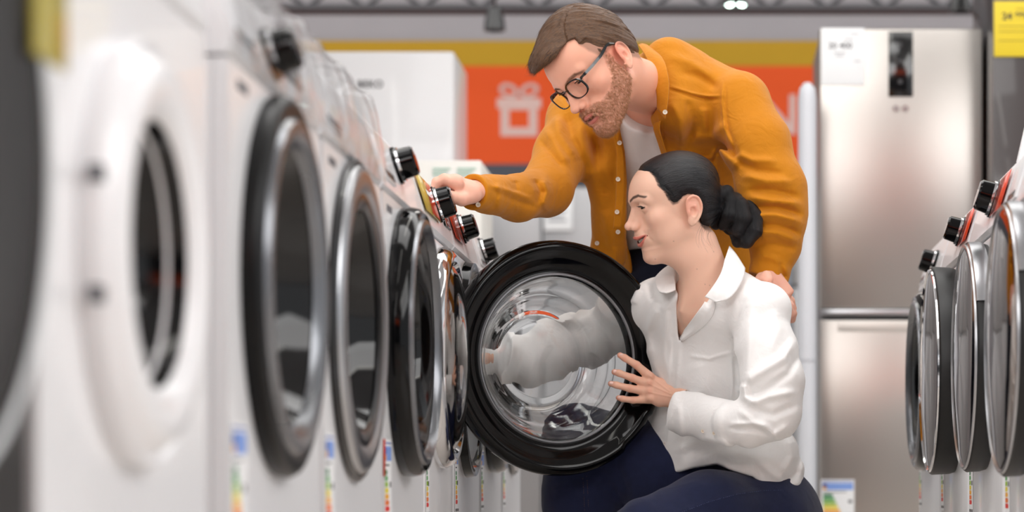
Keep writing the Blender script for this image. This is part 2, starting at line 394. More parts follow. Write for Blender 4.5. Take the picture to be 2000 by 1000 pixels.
tag(gp.build('charcoal_partition', mat('charcoal_panel', (54, 54, 58), .6), smooth=False), 'charcoal display panel standing behind the dark refrigerator', 'panel')

# ================================================================ washing machines
M_glassdk = mat('smoked_glass', (10, 10, 11), .05, spec=.5)
M_glossblk = mat('gloss_black', (5, 5, 6), .09, coat=0, spec=.3)
M_ringgrey = mat('grey_ring_plastic', (120, 122, 126), .25, metal=.7)
M_mirror = mat('tinted_mirror_glass', (92, 72, 56), .06, metal=1)
M_rubber = mat('grey_gasket_rubber', (120, 121, 124), .5)
M_silver = mat('silver_ring', (206, 207, 210), .14, metal=1)
M_graph = mat('graphite_enamel', (30, 29, 29), .4)
M_drum = mat('drum_steel', (205, 206, 208), .22, metal=1)
M_disp = mat('orange_sticker', (216, 62, 22), .3, coat=.5)
M_must = mat('mustard_sticker', (188, 158, 60), .3, coat=.5)
PL = .125          # display plinth height
XR = .575          # row front planes
def film_mat():
    m = bpy.data.materials.new('crinkled_clear_film'); m.use_nodes = True; nt = m.node_tree; N = nt.nodes; L = nt.links
    N.remove(N['Principled BSDF']); out = N['Material Output']
    t = N.new('ShaderNodeBsdfTransparent'); g = N.new('ShaderNodeBsdfGlossy'); g.inputs['Roughness'].default_value = .12
    mx = N.new('ShaderNodeMixShader'); fz = N.new('ShaderNodeFresnel'); fz.inputs[0].default_value = 1.9
    ma = N.new('ShaderNodeMath'); ma.operation = 'MULTIPLY_ADD'; ma.inputs[1].default_value = .6; ma.inputs[2].default_value = .03; L.new(fz.outputs[0], ma.inputs[0])
    tc = N.new('ShaderNodeTexCoord'); n = N.new('ShaderNodeTexNoise'); n.inputs['Scale'].default_value = 9; n.inputs['Detail'].default_value = 1
    L.new(tc.outputs['Object'], n.inputs['Vector']); bp = N.new('ShaderNodeBump'); bp.inputs['Strength'].default_value = .5; bp.inputs['Distance'].default_value = .01
    L.new(n.outputs['Fac'], bp.inputs['Height']); L.new(bp.outputs[0], g.inputs['Normal']); L.new(ma.outputs[0], mx.inputs[0])
    L.new(t.outputs[0], mx.inputs[1]); L.new(g.outputs[0], mx.inputs[2]); L.new(mx.outputs[0], out.inputs[0]); return m
M_film = film_mat()
SEAM = .735; TOPZ = .875

def front_panel(mb, hw, z0, z1, cz, r, x=0.0, n=64, xb=-.02):
    """flat front with a round hole, plus the lip of the hole"""
    vs, fs = [], []
    for i in range(n):
        a = 2*math.pi*i/n; c, s = math.cos(a), math.sin(a)
        vs.append((x, r*c, cz + r*s))
        k = min(hw/abs(c) if abs(c) > 1e-6 else 9, ((z1-cz) if s > 0 else (cz-z0))/abs(s) if abs(s) > 1e-6 else 9)
        vs.append((x, k*c, cz + k*s)); vs.append((xb, r*c, cz + r*s))
    for i in range(n):
        j = (i+1) % n
        fs.append((3*i, 3*i+1, 3*j+1, 3*j)); fs.append((3*i, 3*j, 3*j+2, 3*i+2))
    # corner fill
    for sy in (-1, 1):
        for zc in (z0, z1):
            vs.append((x, sy*hw, zc)); k = len(vs)-1
            th = math.atan2(zc-cz, sy*hw) % (2*math.pi); i = int(th/(2*math.pi)*n) % n; j = (i+1) % n
            fs.append((3*i+1, k, 3*j+1))
    mb.raw(vs, fs)

def machine(name, yc, side, label, w=.6, body=None, door='black', cz=.485, r=.25, knob=(0, .81), knob_r=.03, sticker=None, lab=True, film=False,
            display=None, opened=False, group=None, drawer=True, labw=.07, knob_m=None, ajar=0):
    body = body or M_white
    e = empty(name, (-XR if side == 'L' else XR, yc, PL), 0 if side == 'L' else math.pi, label, 'washing machine', group or ('washing machines of the left row' if side == 'L' else 'washing machines of the right row'))
    hw = w/2 - .003
    # cabinet shell
    mb = MB(); HOLE = {'black': r - .088, 'blackwide': r - .055, 'silver': r - .058, 'white': r - .078}.get(door, 0)
    if opened or HOLE:
        mb.box(-.56, -.02, -hw, -hw + .012, .012, SEAM, .004); mb.box(-.56, -.02, hw - .012, hw, .012, SEAM, .004)
        mb.box(-.56, -.54, -hw, hw, .012, SEAM, .004); mb.box(-.56, -.02, -hw, hw, .012, .03, .004)
        front_panel(mb, hw, .012, SEAM, cz, .225 if opened else HOLE)
        mb.box(-.02, -.0002, -hw, -hw + .002, .012, SEAM); mb.box(-.02, -.0002, hw - .002, hw, .012, SEAM)
    else:
        mb.box(-.56, 0, -hw, hw, .012, SEAM, .012, 3)
    mb.build('cabinet', body, e)
    f = MB()
    for y in (-hw + .06, hw - .06):
        for x in (-.06, -.5): f.lathe([(0, 0), (0, .022), (.014, .02), (.014, 0)], 16, M=Matrix.Translation((x, y, 0)) @ Matrix.Rotation(R(-90), 4, 'Y'))
    f.build('feet', M_black, e)
    # control panel, leaning back
    prof = [(-.56, SEAM + .004), (-.004, SEAM + .004), (.002, SEAM + .012), (-.004, SEAM + .04), (-.026, TOPZ - .03), (-.036, TOPZ - .012), (-.05, TOPZ - .004), (-.07, TOPZ), (-.56, TOPZ)]
    cp = MB().prism(prof, -hw, hw).build('control_panel', body, e)
    MB().box(-.55, -.075, -hw + .01, hw - .01, TOPZ - .0, TOPZ + .008, .004).build('top_cover', body, e)
    lean = math.atan2(.026 - .004, TOPZ - .03 - SEAM - .04)
    def on_panel(y, z): # matrix: local z = outward, x = along +y (reader's right), y = up
        t = (z - SEAM - .04) / (TOPZ - .03 - SEAM - .04); x = -.004 - .022 * t
        o = Vector((x, y, z)); up = Vector((-math.sin(lean), 0, math.cos(lean)))
        return frameM(o, (0, 1, 0), up)
    if drawer:
        d = MB(); d.box(-.075, .075, -.04, .04, -.002, .003, .0025, M=on_panel(-hw + .095, SEAM + .064)); dr = d.build('drawer', body, e)
        MB().box(-.05, .05, -.036, -.022, .003, .0045, .001, M=on_panel(-hw + .095, SEAM + .064)).build('drawer_grip', M_ringgrey, dr)
    if knob:
        Mk = on_panel(*knob) @ Matrix.Rotation(R(-90), 4, 'Y')
        kb = MB().lathe([(0, 0), (0, knob_r + .006), (.006, knob_r + .006), (.008, knob_r), (.036, knob_r - .002), (.04, knob_r - .006), (.04, 0)], 40, M=Mk).build('program_knob', knob_m or M_glossblk, e)
        MB().lathe([(.006, knob_r + .0005), (.006, knob_r + .003), (.012, knob_r + .003), (.012, knob_r)], 40, M=Mk).build('chrome_ring', M_chrome, kb)
        MB().box(-.001, .001, .01, knob_r - .008, .0402, .041, M=on_panel(*knob)).build('pointer', M_paper, kb)
    if display:
        y0, y1 = display
        ds = MB().box(-(y1-y0)/2, (y1-y0)/2, -.028, .026, .0, .0035, .001, M=on_panel((y0+y1)/2, SEAM + .07)).build('display', M_glossblk, e)
        mk = MB()
        for i in range(4): mk.box(-.03 + i*.018, -.02 + i*.018, -.004, .004, .0036, .004, M=on_panel((y0+y1)/2, SEAM + .07))
        mk.build('display_marks', mat('pale_marks', (180, 186, 190), .5), ds, smooth=False)
    if sticker:
        kind, y0, y1 = sticker; Ms = on_panel((y0+y1)/2, SEAM + .068); h = (y1-y0)/2
        if kind == 'promo':
            st = MB().box(-h, h, -.035, .048, .004, .0052, M=Ms).build('promotion_sticker', M_must, e)
            MB().rawb([(-h*.1, -.03, .0056), (h*.96, -.03, .0056), (h*.96, .044, .0056), (h*.3, .044, .0056)], [(0, 1, 2, 3)], Ms).build('orange_print', M_disp, st, smooth=False)
            MB().box(-h*.1, h*.45, .012, .022, .0058, .0062, M=Ms).build('white_print', M_paper, st, smooth=False)
        else:
            st = MB().box(-h, h, -.036, .044, .004, .0052, M=Ms).build('promotion_sticker', M_disp, e)
            q = MB()
            for i in range(3): q.box(-h*.8 + i*h*.3, -h*.72 + i*h*.3, -.034, .042, .0053, .0058, M=Ms)
            q.build('dark_stripes', M_black, st, smooth=False)
    # plinth strip and filter hatch
    k = MB(); k.box(-.03, -.0, -hw + .012, hw - .012, .0, .012); k.build('kick_strip', body, e)
    MB().box(-.001, .003, hw - .17, hw - .05, .05, .13, .002).build('filter_hatch', body, e)
    if lab:
        energy_label(e, frameM((.0008, -hw + .012 + labw/2, .225), (0, 1, 0), (0, 0, 1)), labw, .15)
    bd = MB()
    for i in range(5): bd.box(.0, .0012, -hw + .05 + i*.013, -hw + .059 + i*.013, SEAM - .03, SEAM - .018)
    bd.build('lettering', mat('grey_ink', (110, 110, 114), .6), e, smooth=False)
    if not opened: make_door(e, door, cz, r, ajar)
    if film:
        rr = random.Random(name + str(yc)); q = MB(); nx, ny = 30, 22; vs = []; fs = []
        path = [(.006, SEAM + .0), (.010, SEAM + .04), (-.006, TOPZ - .03), (-.020, TOPZ + .012), (-.06, TOPZ + .022), (-.14, TOPZ + .014), (-.22, TOPZ + .016)]
        for i in range(nx):
            for j in range(ny):
                y = -hw + 2*hw*i/(nx-1); t = j/(ny-1)*(len(path)-1); k = min(int(t), len(path)-2); t -= k
                lx = path[k][0]*(1-t) + path[k+1][0]*t; z = path[k][1]*(1-t) + path[k+1][1]*t; w_ = .005*math.sin(y*21 + j*.25) + .003*math.sin(y*43 - j*.35)
                vs.append((lx + abs(w_) + rr.uniform(0, .0012), y, z + abs(w_)*.7 + rr.uniform(0, .0012)))
        for i in range(nx-1):
            for j in range(ny-1): fs.append((i*ny+j, (i+1)*ny+j, (i+1)*ny+j+1, i*ny+j+1))
        q.raw(vs, fs); q.build('protective_film', M_film, e, smooth=True, normals=False, angle=170)
    return e

def lathe_part(name, prof, m, parent, M, n=80): return MB().lathe(prof, n, M=M).build(name, m, parent, angle=50)
def make_door(e, style, cz, r, ajar=0):
    T = Matrix.Translation((.002, 0, cz))
    if ajar: T = Matrix.Translation((.01, -r, cz)) @ Matrix.Rotation(-ajar, 4, 'Z') @ Matrix.Translation((0, r, 0))
    def LP(n_, prof, m, par, n=80): return lathe_part(n_, prof, m, par, T, n)
    if style == 'black':
        d = LP('door', [(-.004, r), (.014, r + .002), (.03, r - .002), (.038, r - .01), (.036, r - .02), (-.0, r - .03)], M_glossblk, e)
        LP('trim_ring', [(.03, r - .018), (.042, r - .022), (.044, r - .03), (.036, r - .038), (.022, r - .042)], M_ringgrey, d)
        LP('inner_bezel', [(.03, r - .038), (.026, r - .05), (.004, r - .085), (-.002, r - .09)], M_glossblk, d)
        LP('door_glass', [(.008, r - .085), (-.02, r - .098), (-.06, r - .13), (-.075, .07), (-.078, 0)], M_glassdk, d)
    elif style == 'blackwide':
        d = LP('door', [(-.004, r), (.010, r + .003), (.02, r - .002), (.024, r - .012), (.022, r - .03), (.0, r - .05)], mat('deep_black_plastic', (9, 9, 10), .35, spec=.25), e)
        LP('trim_ring', [(.02, r - .026), (.03, r - .032), (.031, r - .044), (.024, r - .058), (.012, r - .066)], M_ringgrey, d)
        LP('door_glass', [(.016, r - .06), (-.02, r - .078), (-.07, r - .11), (-.095, .09), (-.1, 0)], M_glassdk, d)
    elif style == 'matt':
        mm_ = mat('matt_black', (16, 16, 17), .45)
        d = LP('door', [(-.004, r), (.010, r + .003), (.02, r - .002), (.024, r - .012), (.02, r - .05)], mm_, e)
        LP('door_glass', [(.02, r - .05), (.012, r - .085), (.004, .09), (0, 0)], mat('dim_brown_glass', (26, 21, 19), .35), d)
    elif style == 'silver':
        d = LP('door', [(-.004, r), (.008, r + .003), (.016, r - .002), (.021, r - .014), (.021, r - .03), (.015, r - .046), (.0, r - .06)], M_satin, e)
        LP('trim_ring', [(.014, r - .04), (.018, r - .05), (.015, r - .064), (.01, r - .07)], M_black, d)
        LP('door_glass', [(.012, r - .062), (-.02, r - .078), (-.07, r - .11), (-.09, .08), (-.095, 0)], M_glassdk, d)
        LP('base_ring', [(-.003, r + .004), (.006, r + .012), (.012, r + .004)], M_black, d)
    elif style == 'chrome':
        d = LP('door', [(-.004, r), (.012, r + .002), (.026, r - .006), (.034, r - .016), (.034, r - .03), (.02, r - .04)], M_chrome, e)
        LP('door_glass', [(.026, r - .034), (.04, r - .06), (.05, r - .12), (.056, 0)], mat('mirror_grey', (150, 148, 146), .08, metal=1), d)
    elif style == 'white':
        d = LP('door', [(-.004, r), (.012, r + .004), (.02, r - .0), (.014, r - .006), (.020, r - .012), (.033, r - .022), (.037, r - .04), (.033, r - .060), (.022, r - .074), (.0, r - .082)], M_white, e)
        for s_ in (-.055, .055): MB().box(.01, .024, -r - .002, -r + .016, cz + s_ - .008, cz + s_ + .008, .002).build('hinge_cap', M_ringgrey, d)
        LP('door_glass', [(.022, r - .076), (-.01, r - .084), (-.06, r - .11), (-.075, .05), (-.078, 0)], M_glassdk, d)
    elif style == 'mirror':
        d = LP('door', [(-.004, r - .004), (.01, r), (.036, r + .002), (.041, r - .002), (.042, r - .012)], mat('dark_grey_plastic', (14, 14, 15), .45), e)
        LP('trim_ring', [(.040, r - .003), (.045, r - .005), (.046, r - .009), (.042, r - .012)], M_satin, d)
        LP('door_glass', [(.042, r - .01), (.046, r - .03), (.050, .12), (.052, 0)], M_mirror, d)
        MB().lathe([(.008, r + .001), (.02, r + .006), (.040, r + .004), (.042, r - .002)], 24, M=T, a0=R(25), a1=R(75)).build('door_handle', M_satin, d)
    elif style == 'mirrorblack':
        d = LP('door', [(-.004, r - .004), (.01, r), (.05, r + .002), (.055, r - .002), (.056, r - .012)], mat('matt_black', (16, 16, 17), .45), e)
        LP('trim_ring', [(.054, r - .003), (.059, r - .005), (.060, r - .009), (.056, r - .012)], M_chrome, d)
        LP('door_glass', [(.056, r - .01), (.060, r - .04), (.064, .12), (.066, 0)], M_mirror, d)
    return d

pln = tag(MB().box(-1.16, -.6, .9, 7.0, 0, PL, .004).build('display_plinth', M_white), 'low white plinth carrying the left washing machine row', 'plinth', 'plinths under the machine rows')
pln = tag(MB().box(.6, 1.16, 3.4, 6.5, 0, PL, .004).build('display_plinth', M_white), 'low white plinth carrying the right washing machine row', 'plinth', 'plinths under the machine rows')
WM = 'washing_machine'
def m_dark():
    e = machine(WM, 1.66, 'L', 'blurred dark graphite washing machine with yellow sticker at the left edge', w=.6, body=M_graph, door='matt', r=.25, lab=False)
    d = [c for c in e.children if c.name.startswith('door')][0]
    lathe_part('outer_trim', [(.0, .253), (.014, .262), (.024, .262), (.029, .254), (.026, .246)], mat('pale_silver_plastic', (206, 210, 212), .35, coat=.3), d, Matrix.Translation((.002, 0, .485)))
    o = MB().box(.026, .032, .20, .292, .575, .69, .002).build('yellow_sticker', mat('yellow_sticker', (172, 158, 48), .35, coat=.6), e)
    MB().box(.032, .0332, .206, .286, .645, .685).build('grey_print', mat('sticker_grey', (120, 118, 112), .5), o, smooth=False)
    MB().box(.033, .034, .215, .25, .65, .68).build('orange_print', mat('sticker_orange', (206, 130, 30), .5), o, smooth=False)
m_dark()
machine(WM, 2.30, 'L', 'blurred white washing machine with white door ring, second from the left edge', w=.66, door='white', cz=.455, r=.208, lab=False, knob=(.12, .80), film=False)
machine(WM, 3.07, 'L', 'blurred white washing machine with widest black door ring and clear film', w=.64, door='blackwide', r=.25, film=True, knob=(-.02, .79), display=(.05, .2), labw=.09)
machine(WM, 3.72, 'L', 'white washing machine with silver-grey door ring under clear film', w=.6, door='silver', r=.247, film=True, knob=None, labw=.08, display=None)
m4 = machine(WM, 4.33, 'L', 'white washing machine with chrome-rimmed black door and black knob, before the promotion sticker', w=.58, door='black', r=.25, knob=(0, .815), labw=.09)
MB().box(.001, .003, -.285, -.272, .235, .30).build('red_sticker', M_disp, m4)
m5 = machine(WM, 4.89, 'L', 'white washing machine with mustard and orange sticker by the man\'s hand', w=.52, door='chrome', r=.232, knob=(.06, .815), knob_r=.034, sticker=('promo', -.24, .01), labw=.055, drawer=False, display=(.13, .24))
m6 = machine(WM, 5.44, 'L', 'white washing machine with its round door wide open', w=.56, opened=True, knob=(-.0, .815), labw=.06, sticker=('red', -.25, -.06), drawer=False)
machine(WM, 6.03, 'L', 'white washing machine just beyond the open door', w=.58, door='black', r=.24, knob=(-.1, .81))
machine(WM, 6.65, 'L', 'white washing machine at the far end of the left row', w=.6, door='silver', r=.236)
machine(WM, 4.24, 'R', 'white washing machine cut by the right edge of the picture', w=.6, door='mirror', r=.25, knob=None, sticker=None, lab=True)
machine(WM, 4.87, 'R', 'white washing machine with grey mirrored door and orange sticker, right row', w=.6, door='mirror', r=.24, knob=(.06, .81), sticker=('red', .10, .27), drawer=False, knob_r=.034, ajar=R(0))
machine(WM, 5.50, 'R', 'white washing machine with black mirrored door standing ajar, right row', w=.6, door='mirrorblack', r=.245, knob=(.05, .81), sticker=('red', .1, .27), drawer=False, ajar=R(0))
machine(WM, 6.12, 'R', 'white washing machine at the far end of the right row', w=.58, door='black', r=.235, knob=(.08, .79))
# small white price flap standing on the second machine of the right row
pt = MB(); Mp = Matrix.Translation((.630, 4.72, PL + TOPZ + .0005)) @ Matrix.Rotation(R(13), 4, 'Y')
pt.box(-.0075, .0075, -.012, .012, -.001, .085, .0015, M=Mp)
tag(pt.build('price_flap', M_paper), 'small white price flap sticking up from the top of the right row', 'price flap')
nf = [o for o in bpy.data.objects if o.get('label', '').startswith('white washing machine with black mirrored')][0]
st = MB().box(.0005, .0014, .247, .293, .55, .745).build('info_sticker', M_paper, nf, smooth=False)
MB().box(.0014, .002, .249, .291, .66, .69).build('blue_field', mat('teal_print', (60, 110, 140), .5), st, smooth=False)
q = MB()
for i in range(9): q.box(.0014, .002, .251, .289 - .006*(i % 3), .558 + i*.010, .561 + i*.010)
q.build('small_print', mat('grey_ink', (110, 110, 114), .6), st, smooth=False)

# ---------------------------------------------------------------- opening, drum and open door of machine 6
cz6 = .485
Tm = Matrix.Translation((0, 0, cz6))
lathe_part('door_frame', [(-.01, .222), (.006, .224), (.02, .236), (.02, .25), (.0, .254)], M_glossblk, m6, Tm)
lathe_part('gasket', [(.004, .226), (.012, .21), (.0, .196), (-.03, .19), (-.045, .2), (-.06, .188), (-.08, .19), (-.082, .23)], M_rubber, m6, Tm)
dm = MB().lathe([(-.085, .192), (-.09, .23), (-.12, .236), (-.42, .236), (-.44, .2), (-.45, 0)], 72, M=Tm)
drum = dm.build('drum', M_drum, m6)
hb = MB()
for ix in range(9):
    for k in range(36):
        a = 2*math.pi*(k + .5*(ix % 2))/36; x = -.14 - ix*.033
        hb.lathe([(0, .0), (0, .0035)], 8, M=Tm @ Matrix.Rotation(a, 4, 'X') @ Matrix.Translation((x, 0, .2352)) @ Matrix.Rotation(R(90), 4, 'Y'))
hb.build('perforation', M_black, drum, smooth=False)

DR = .27; DC = Vector((-.352, 5.30, .630)); DA = R(28)
# door local x = outward face normal, y = from hinge to free edge, z up
ux = Vector((math.sin(DA), -math.cos(DA), 0)); uy = Vector((math.cos(DA), math.sin(DA), 0))
DM = frameM(DC - Vector((-XR, 5.44, PL)), ux, uy)
ringp = [(-.034, .192), (-.036, .235), (-.03, .258), (-.014, .268), (.004, DR), (.018, .267), (.026, .258), (.027, .25), (.021, .243), (.019, .236), (.012, .226), (.004, .217), (-.002, .206), (-.003, .197), (-.001, .193), (-.008, .190)]
od = MB()
n = 128; vs, fs = [], []; mm = len(ringp)
for i in range(n):
    a = 2*math.pi*i/n
    for h, rr_ in ringp:
        r_ = rr_
        if rr_ > .24:
            # flattened free edge with finger recess
            dd = abs((a + math.pi) % (2*math.pi) - math.pi)   # 0 at free edge (+y)
            k = max(0, 1 - (dd / R(34))**4); r_ = rr_ * (1 - .018*k)
            if R(-52) < ((a + math.pi) % (2*math.pi) - math.pi) < R(-30): r_ -= .006
        vs.append((h, r_*math.cos(a), r_*math.sin(a)))
for i in range(n):
    j = (i+1) % n
    for q in range(mm): w = (q+1) % mm; fs.append((i*mm+q, i*mm+w, j*mm+w, j*mm+q))
od.raw(vs, fs, DM)
door6 = od.build('door', M_glossblk, m6, angle=60)
M_bowl = mat('clear_glass', (252, 254, 254), 0.0, trans=1, ior=1.42)
gp = []
outer = [(-.001, .193), (-.012, .189), (-.03, .183), (-.05, .174), (-.066, .165), (-.08, .155), (-.094, .146), (-.104, .138), (-.112, .13), (-.117, .12), (-.1185, .112), (-.113, .106), (-.11, .09), (-.107, .05), (-.106, 0)]
inner = [(h + .005, max(r_ - .0045, 0)) for h, r_ in outer]; inner[0] = (.002, .189); 
for k in range(2, 9): outer[k] = (outer[k][0], outer[k][1] + .0012*math.sin(k*2.4))
bw = MB(); bw.lathe([(h, r_) for h, r_ in inner[::-1]] + outer, 128, M=DM)
bowl = bw.build('door_glass', M_bowl, door6, angle=60)
lathe_part('glass_seal', [(.0005, .189), (.003, .191), (.003, .194), (-.001, .197)], mat('grey_seal', (150, 152, 156), .25, metal=.6), door6, DM, 128)
hg = MB(); hg.box(-.022, .006, -DR - .014, -DR + .03, -.06, .06, .006, M=DM); hg.build('hinge', M_satin, door6)

# ================================================================ implicit surface sculpting
def V3(*a): return np.array(a, float)
def smin(a, b, k):
    h = np.maximum(k - np.abs(a - b), 0) / k
    return np.minimum(a, b) - h*h*k*.25
def smax(a, b, k): return -smin(-a, -b, k)
def capsule(p, a, b, ra, rb):
    a = np.asarray(a, float); b = np.asarray(b, float); ab = b - a; pa = p - a
    t = np.clip(pa @ ab / max(ab @ ab, 1e-12), 0, 1)
    d = pa - t[:, None]*ab
    return np.sqrt((d*d).sum(1)) - (ra + (rb - ra)*t)
def chain(p, pts, rs, k=None):
    out = None
    for i in range(len(pts)-1):
        d = capsule(p, pts[i], pts[i+1], rs[i], rs[i+1])
        out = d if out is None else (np.minimum(out, d) if not k else smin(out, d, k))
    return out
def ellipsoid(p, c, r, M=None):
    q = p - np.asarray(c, float)
    if M is not None: q = q @ M      # columns of M = local axes
    r = np.asarray(r, float)
    k0 = np.sqrt(((q/r)**2).sum(1)); k1 = np.sqrt(((q/(r*r))**2).sum(1)) + 1e-9
    return k0*(k0-1)/k1
def slab(p, a, b, U, ra, rb):
    """tapered segment with an elliptic section: U = unit direction of the first radius; ra, rb = (ru, rv)"""
    a = np.asarray(a, float); b = np.asarray(b, float); ab = b - a; L = np.sqrt(ab @ ab); T = ab/L
    U = np.asarray(U, float); U = U - T*(U @ T); U /= np.sqrt(U @ U); W = np.cross(T, U)
    pa = p - a; t = np.clip(pa @ T / L, 0, 1); d = pa - t[:, None]*ab
    ru = ra[0] + (rb[0]-ra[0])*t; rv = ra[1] + (rb[1]-ra[1])*t; rw = np.minimum(ru, rv)
    u = d @ U; v = d @ W; w = d @ T
    k0 = np.sqrt((u/ru)**2 + (v/rv)**2 + (w/rw)**2)
    k1 = np.sqrt((u/ru**2)**2 + (v/rv**2)**2 + (w/rw**2)**2) + 1e-9
    return np.where(k0 < .02, -rw, k0*(k0-1)/k1)
def rotm(ax, deg):
    return np.array(Matrix.Rotation(R(deg), 3, ax))
def hsh(i, j, k, s):
    n = (i*73856093) ^ (j*19349663) ^ (k*83492791) ^ (s*2654435)
    n = (n ^ (n >> 13))*1274126177 & 0x7fffffff
    return ((n ^ (n >> 16)) & 0xffff) / 65535.0
def noise(p, scale, seed=0):
    q = p*scale; i = np.floor(q).astype(np.int64); f = q - i; f = f*f*(3-2*f); o = 0
    for dx in (0, 1):
        for dy in (0, 1):
            for dz in (0, 1):
                w = (f[:, 0] if dx else 1-f[:, 0])*(f[:, 1] if dy else 1-f[:, 1])*(f[:, 2] if dz else 1-f[:, 2])
                o = o + w*hsh(i[:, 0]+dx, i[:, 1]+dy, i[:, 2]+dz, seed)
    return o*2-1
def bumpf(p, c, r, amp, M=None):
    q = p - np.asarray(c, float)
    if M is not None: q = q @ M
    return amp*np.exp(-((q/np.asarray(r, float))**2).sum(1))
def sstep(a, b, x):
    t = np.clip((x-a)/(b-a), 0, 1); return t*t*(3-2*t)

def isosurface(f, lo, hi, h, B=8):
    """naive surface nets of f(points)=0 in a box, evaluated only near the surface"""
    lo = np.asarray(lo, float); hi = np.asarray(hi, float)
    nb = np.ceil((hi-lo)/(h*B)).astype(int); n = nb*B + 1
    D = np.full(n, 1.0, np.float32)
    bi = np.stack(np.meshgrid(*[np.arange(k) for k in nb], indexing='ij'), -1).reshape(-1, 3)
    cen = lo + (bi + .5)*B*h
    dc = f(cen)
    act = bi[np.abs(dc) < B*h*1.5]
    ins = bi[dc <= -B*h*1.5]
    off = np.stack(np.meshgrid(*[np.arange(B+1)]*3, indexing='ij'), -1).reshape(-1, 3)
    for b in ins:
        D[b[0]*B:b[0]*B+B+1, b[1]*B:b[1]*B+B+1, b[2]*B:b[2]*B+B+1] = -1
    CH = 600
    for s in range(0, len(act), CH):
        idx = (act[s:s+CH, None, :]*B + off[None]).reshape(-1, 3)
        D[idx[:, 0], idx[:, 1], idx[:, 2]] = f(lo + idx*h)
    ins_ = D < 0
    c = np.zeros(np.array(n)-1, np.uint8)
    for dx in (0, 1):
        for dy in (0, 1):
            for dz in (0, 1):
                c += ins_[dx:n[0]-1+dx, dy:n[1]-1+dy, dz:n[2]-1+dz]
    mix = (c > 0) & (c < 8); ci = np.argwhere(mix)
    vid = np.full(c.shape, -1, np.int64); vid[mix] = np.arange(len(ci))
    acc = np.zeros((len(ci), 3)); cnt = np.zeros(len(ci))
    cor = [(0,0,0),(1,0,0),(0,1,0),(1,1,0),(0,0,1),(1,0,1),(0,1,1),(1,1,1)]
    vals = [D[ci[:, 0]+a, ci[:, 1]+b, ci[:, 2]+d] for a, b, d in cor]
    for e0, e1 in ((0,1),(2,3),(4,5),(6,7),(0,2),(1,3),(4,6),(5,7),(0,4),(1,5),(2,6),(3,7)):
        a, b = vals[e0], vals[e1]; m = (a < 0) != (b < 0); t = np.where(m, a/np.where(m, a-b, 1), 0)
        pt = np.array(cor[e0]) + t[:, None]*(np.array(cor[e1])-np.array(cor[e0]))
        acc[m] += pt[m]; cnt[m] += 1
    V = lo + (ci + acc/cnt[:, None])*h
    quads = []
    for ax in range(3):
        u, w = (ax+1) % 3, (ax+2) % 3
        sl0 = [slice(None)]*3; sl1 = [slice(None)]*3; sl0[ax] = slice(0, -1); sl1[ax] = slice(1, None)
        A = ins_[tuple(sl0)]; Bv = ins_[tuple(sl1)]
        e = np.argwhere(A != Bv); e = e[(e[:, u] > 0) & (e[:, w] > 0) & (e[:, u] < n[u]-1) & (e[:, w] < n[w]-1)]
        fl = A[e[:, 0], e[:, 1], e[:, 2]]
        def g(du, dw):
            q = e.copy(); q[:, u] -= du; q[:, w] -= dw; return vid[q[:, 0], q[:, 1], q[:, 2]]
        Q = np.stack([g(1, 1), g(0, 1), g(0, 0), g(1, 0)], 1)
        Q[~fl] = Q[~fl][:, ::-1]; quads.append(Q[(Q >= 0).all(1)])
    Q = np.concatenate(quads)
    # pull the vertices onto the surface
    for _ in range(2):
        d = f(V); g = np.stack([f(V + np.eye(3)[i]*h*.35) - d for i in range(3)], 1)/(h*.35)
        gn = (g*g).sum(1) + 1e-6
        V = V - np.clip(d/np.maximum(gn, .3), -h*.5, h*.5)[:, None]*g
    return V, Q
def np_mesh(name, V, Q, m, parent=None, color=None, smooth=True):
    me = bpy.data.meshes.new(name)
    k = Q.shape[1]
    me.vertices.add(len(V)); me.vertices.foreach_set('co', np.asarray(V, np.float32).ravel())
    me.loops.add(Q.size); me.loops.foreach_set('vertex_index', Q.astype(np.int32).ravel())
    me.polygons.add(len(Q)); me.polygons.foreach_set('loop_start', np.arange(0, Q.size, k, dtype=np.int32))
    me.update(calc_edges=True)
    if color is not None:
        a = me.color_attributes.new('tone', 'FLOAT_COLOR', 'POINT')
        c = np.ones((len(V), 4), np.float32); c[:, :3] = color; a.data.foreach_set('color', c.ravel())
    me.validate()
    return link_mesh(name, me, m, parent, smooth)
def join_np(parts):
    Vs, Qs, Cs, o = [], [], [], 0
    for V, Q, C in parts: Vs.append(V); Qs.append(Q+o); Cs.append(C); o += len(V)
    return np.concatenate(Vs), np.concatenate(Qs), np.concatenate(Cs)
def LC(r, g, b): return np.array([lin(r), lin(g), lin(b)])
def mixc(c, w, col): return c*(1-w[:, None]) + w[:, None]*np.asarray(col)

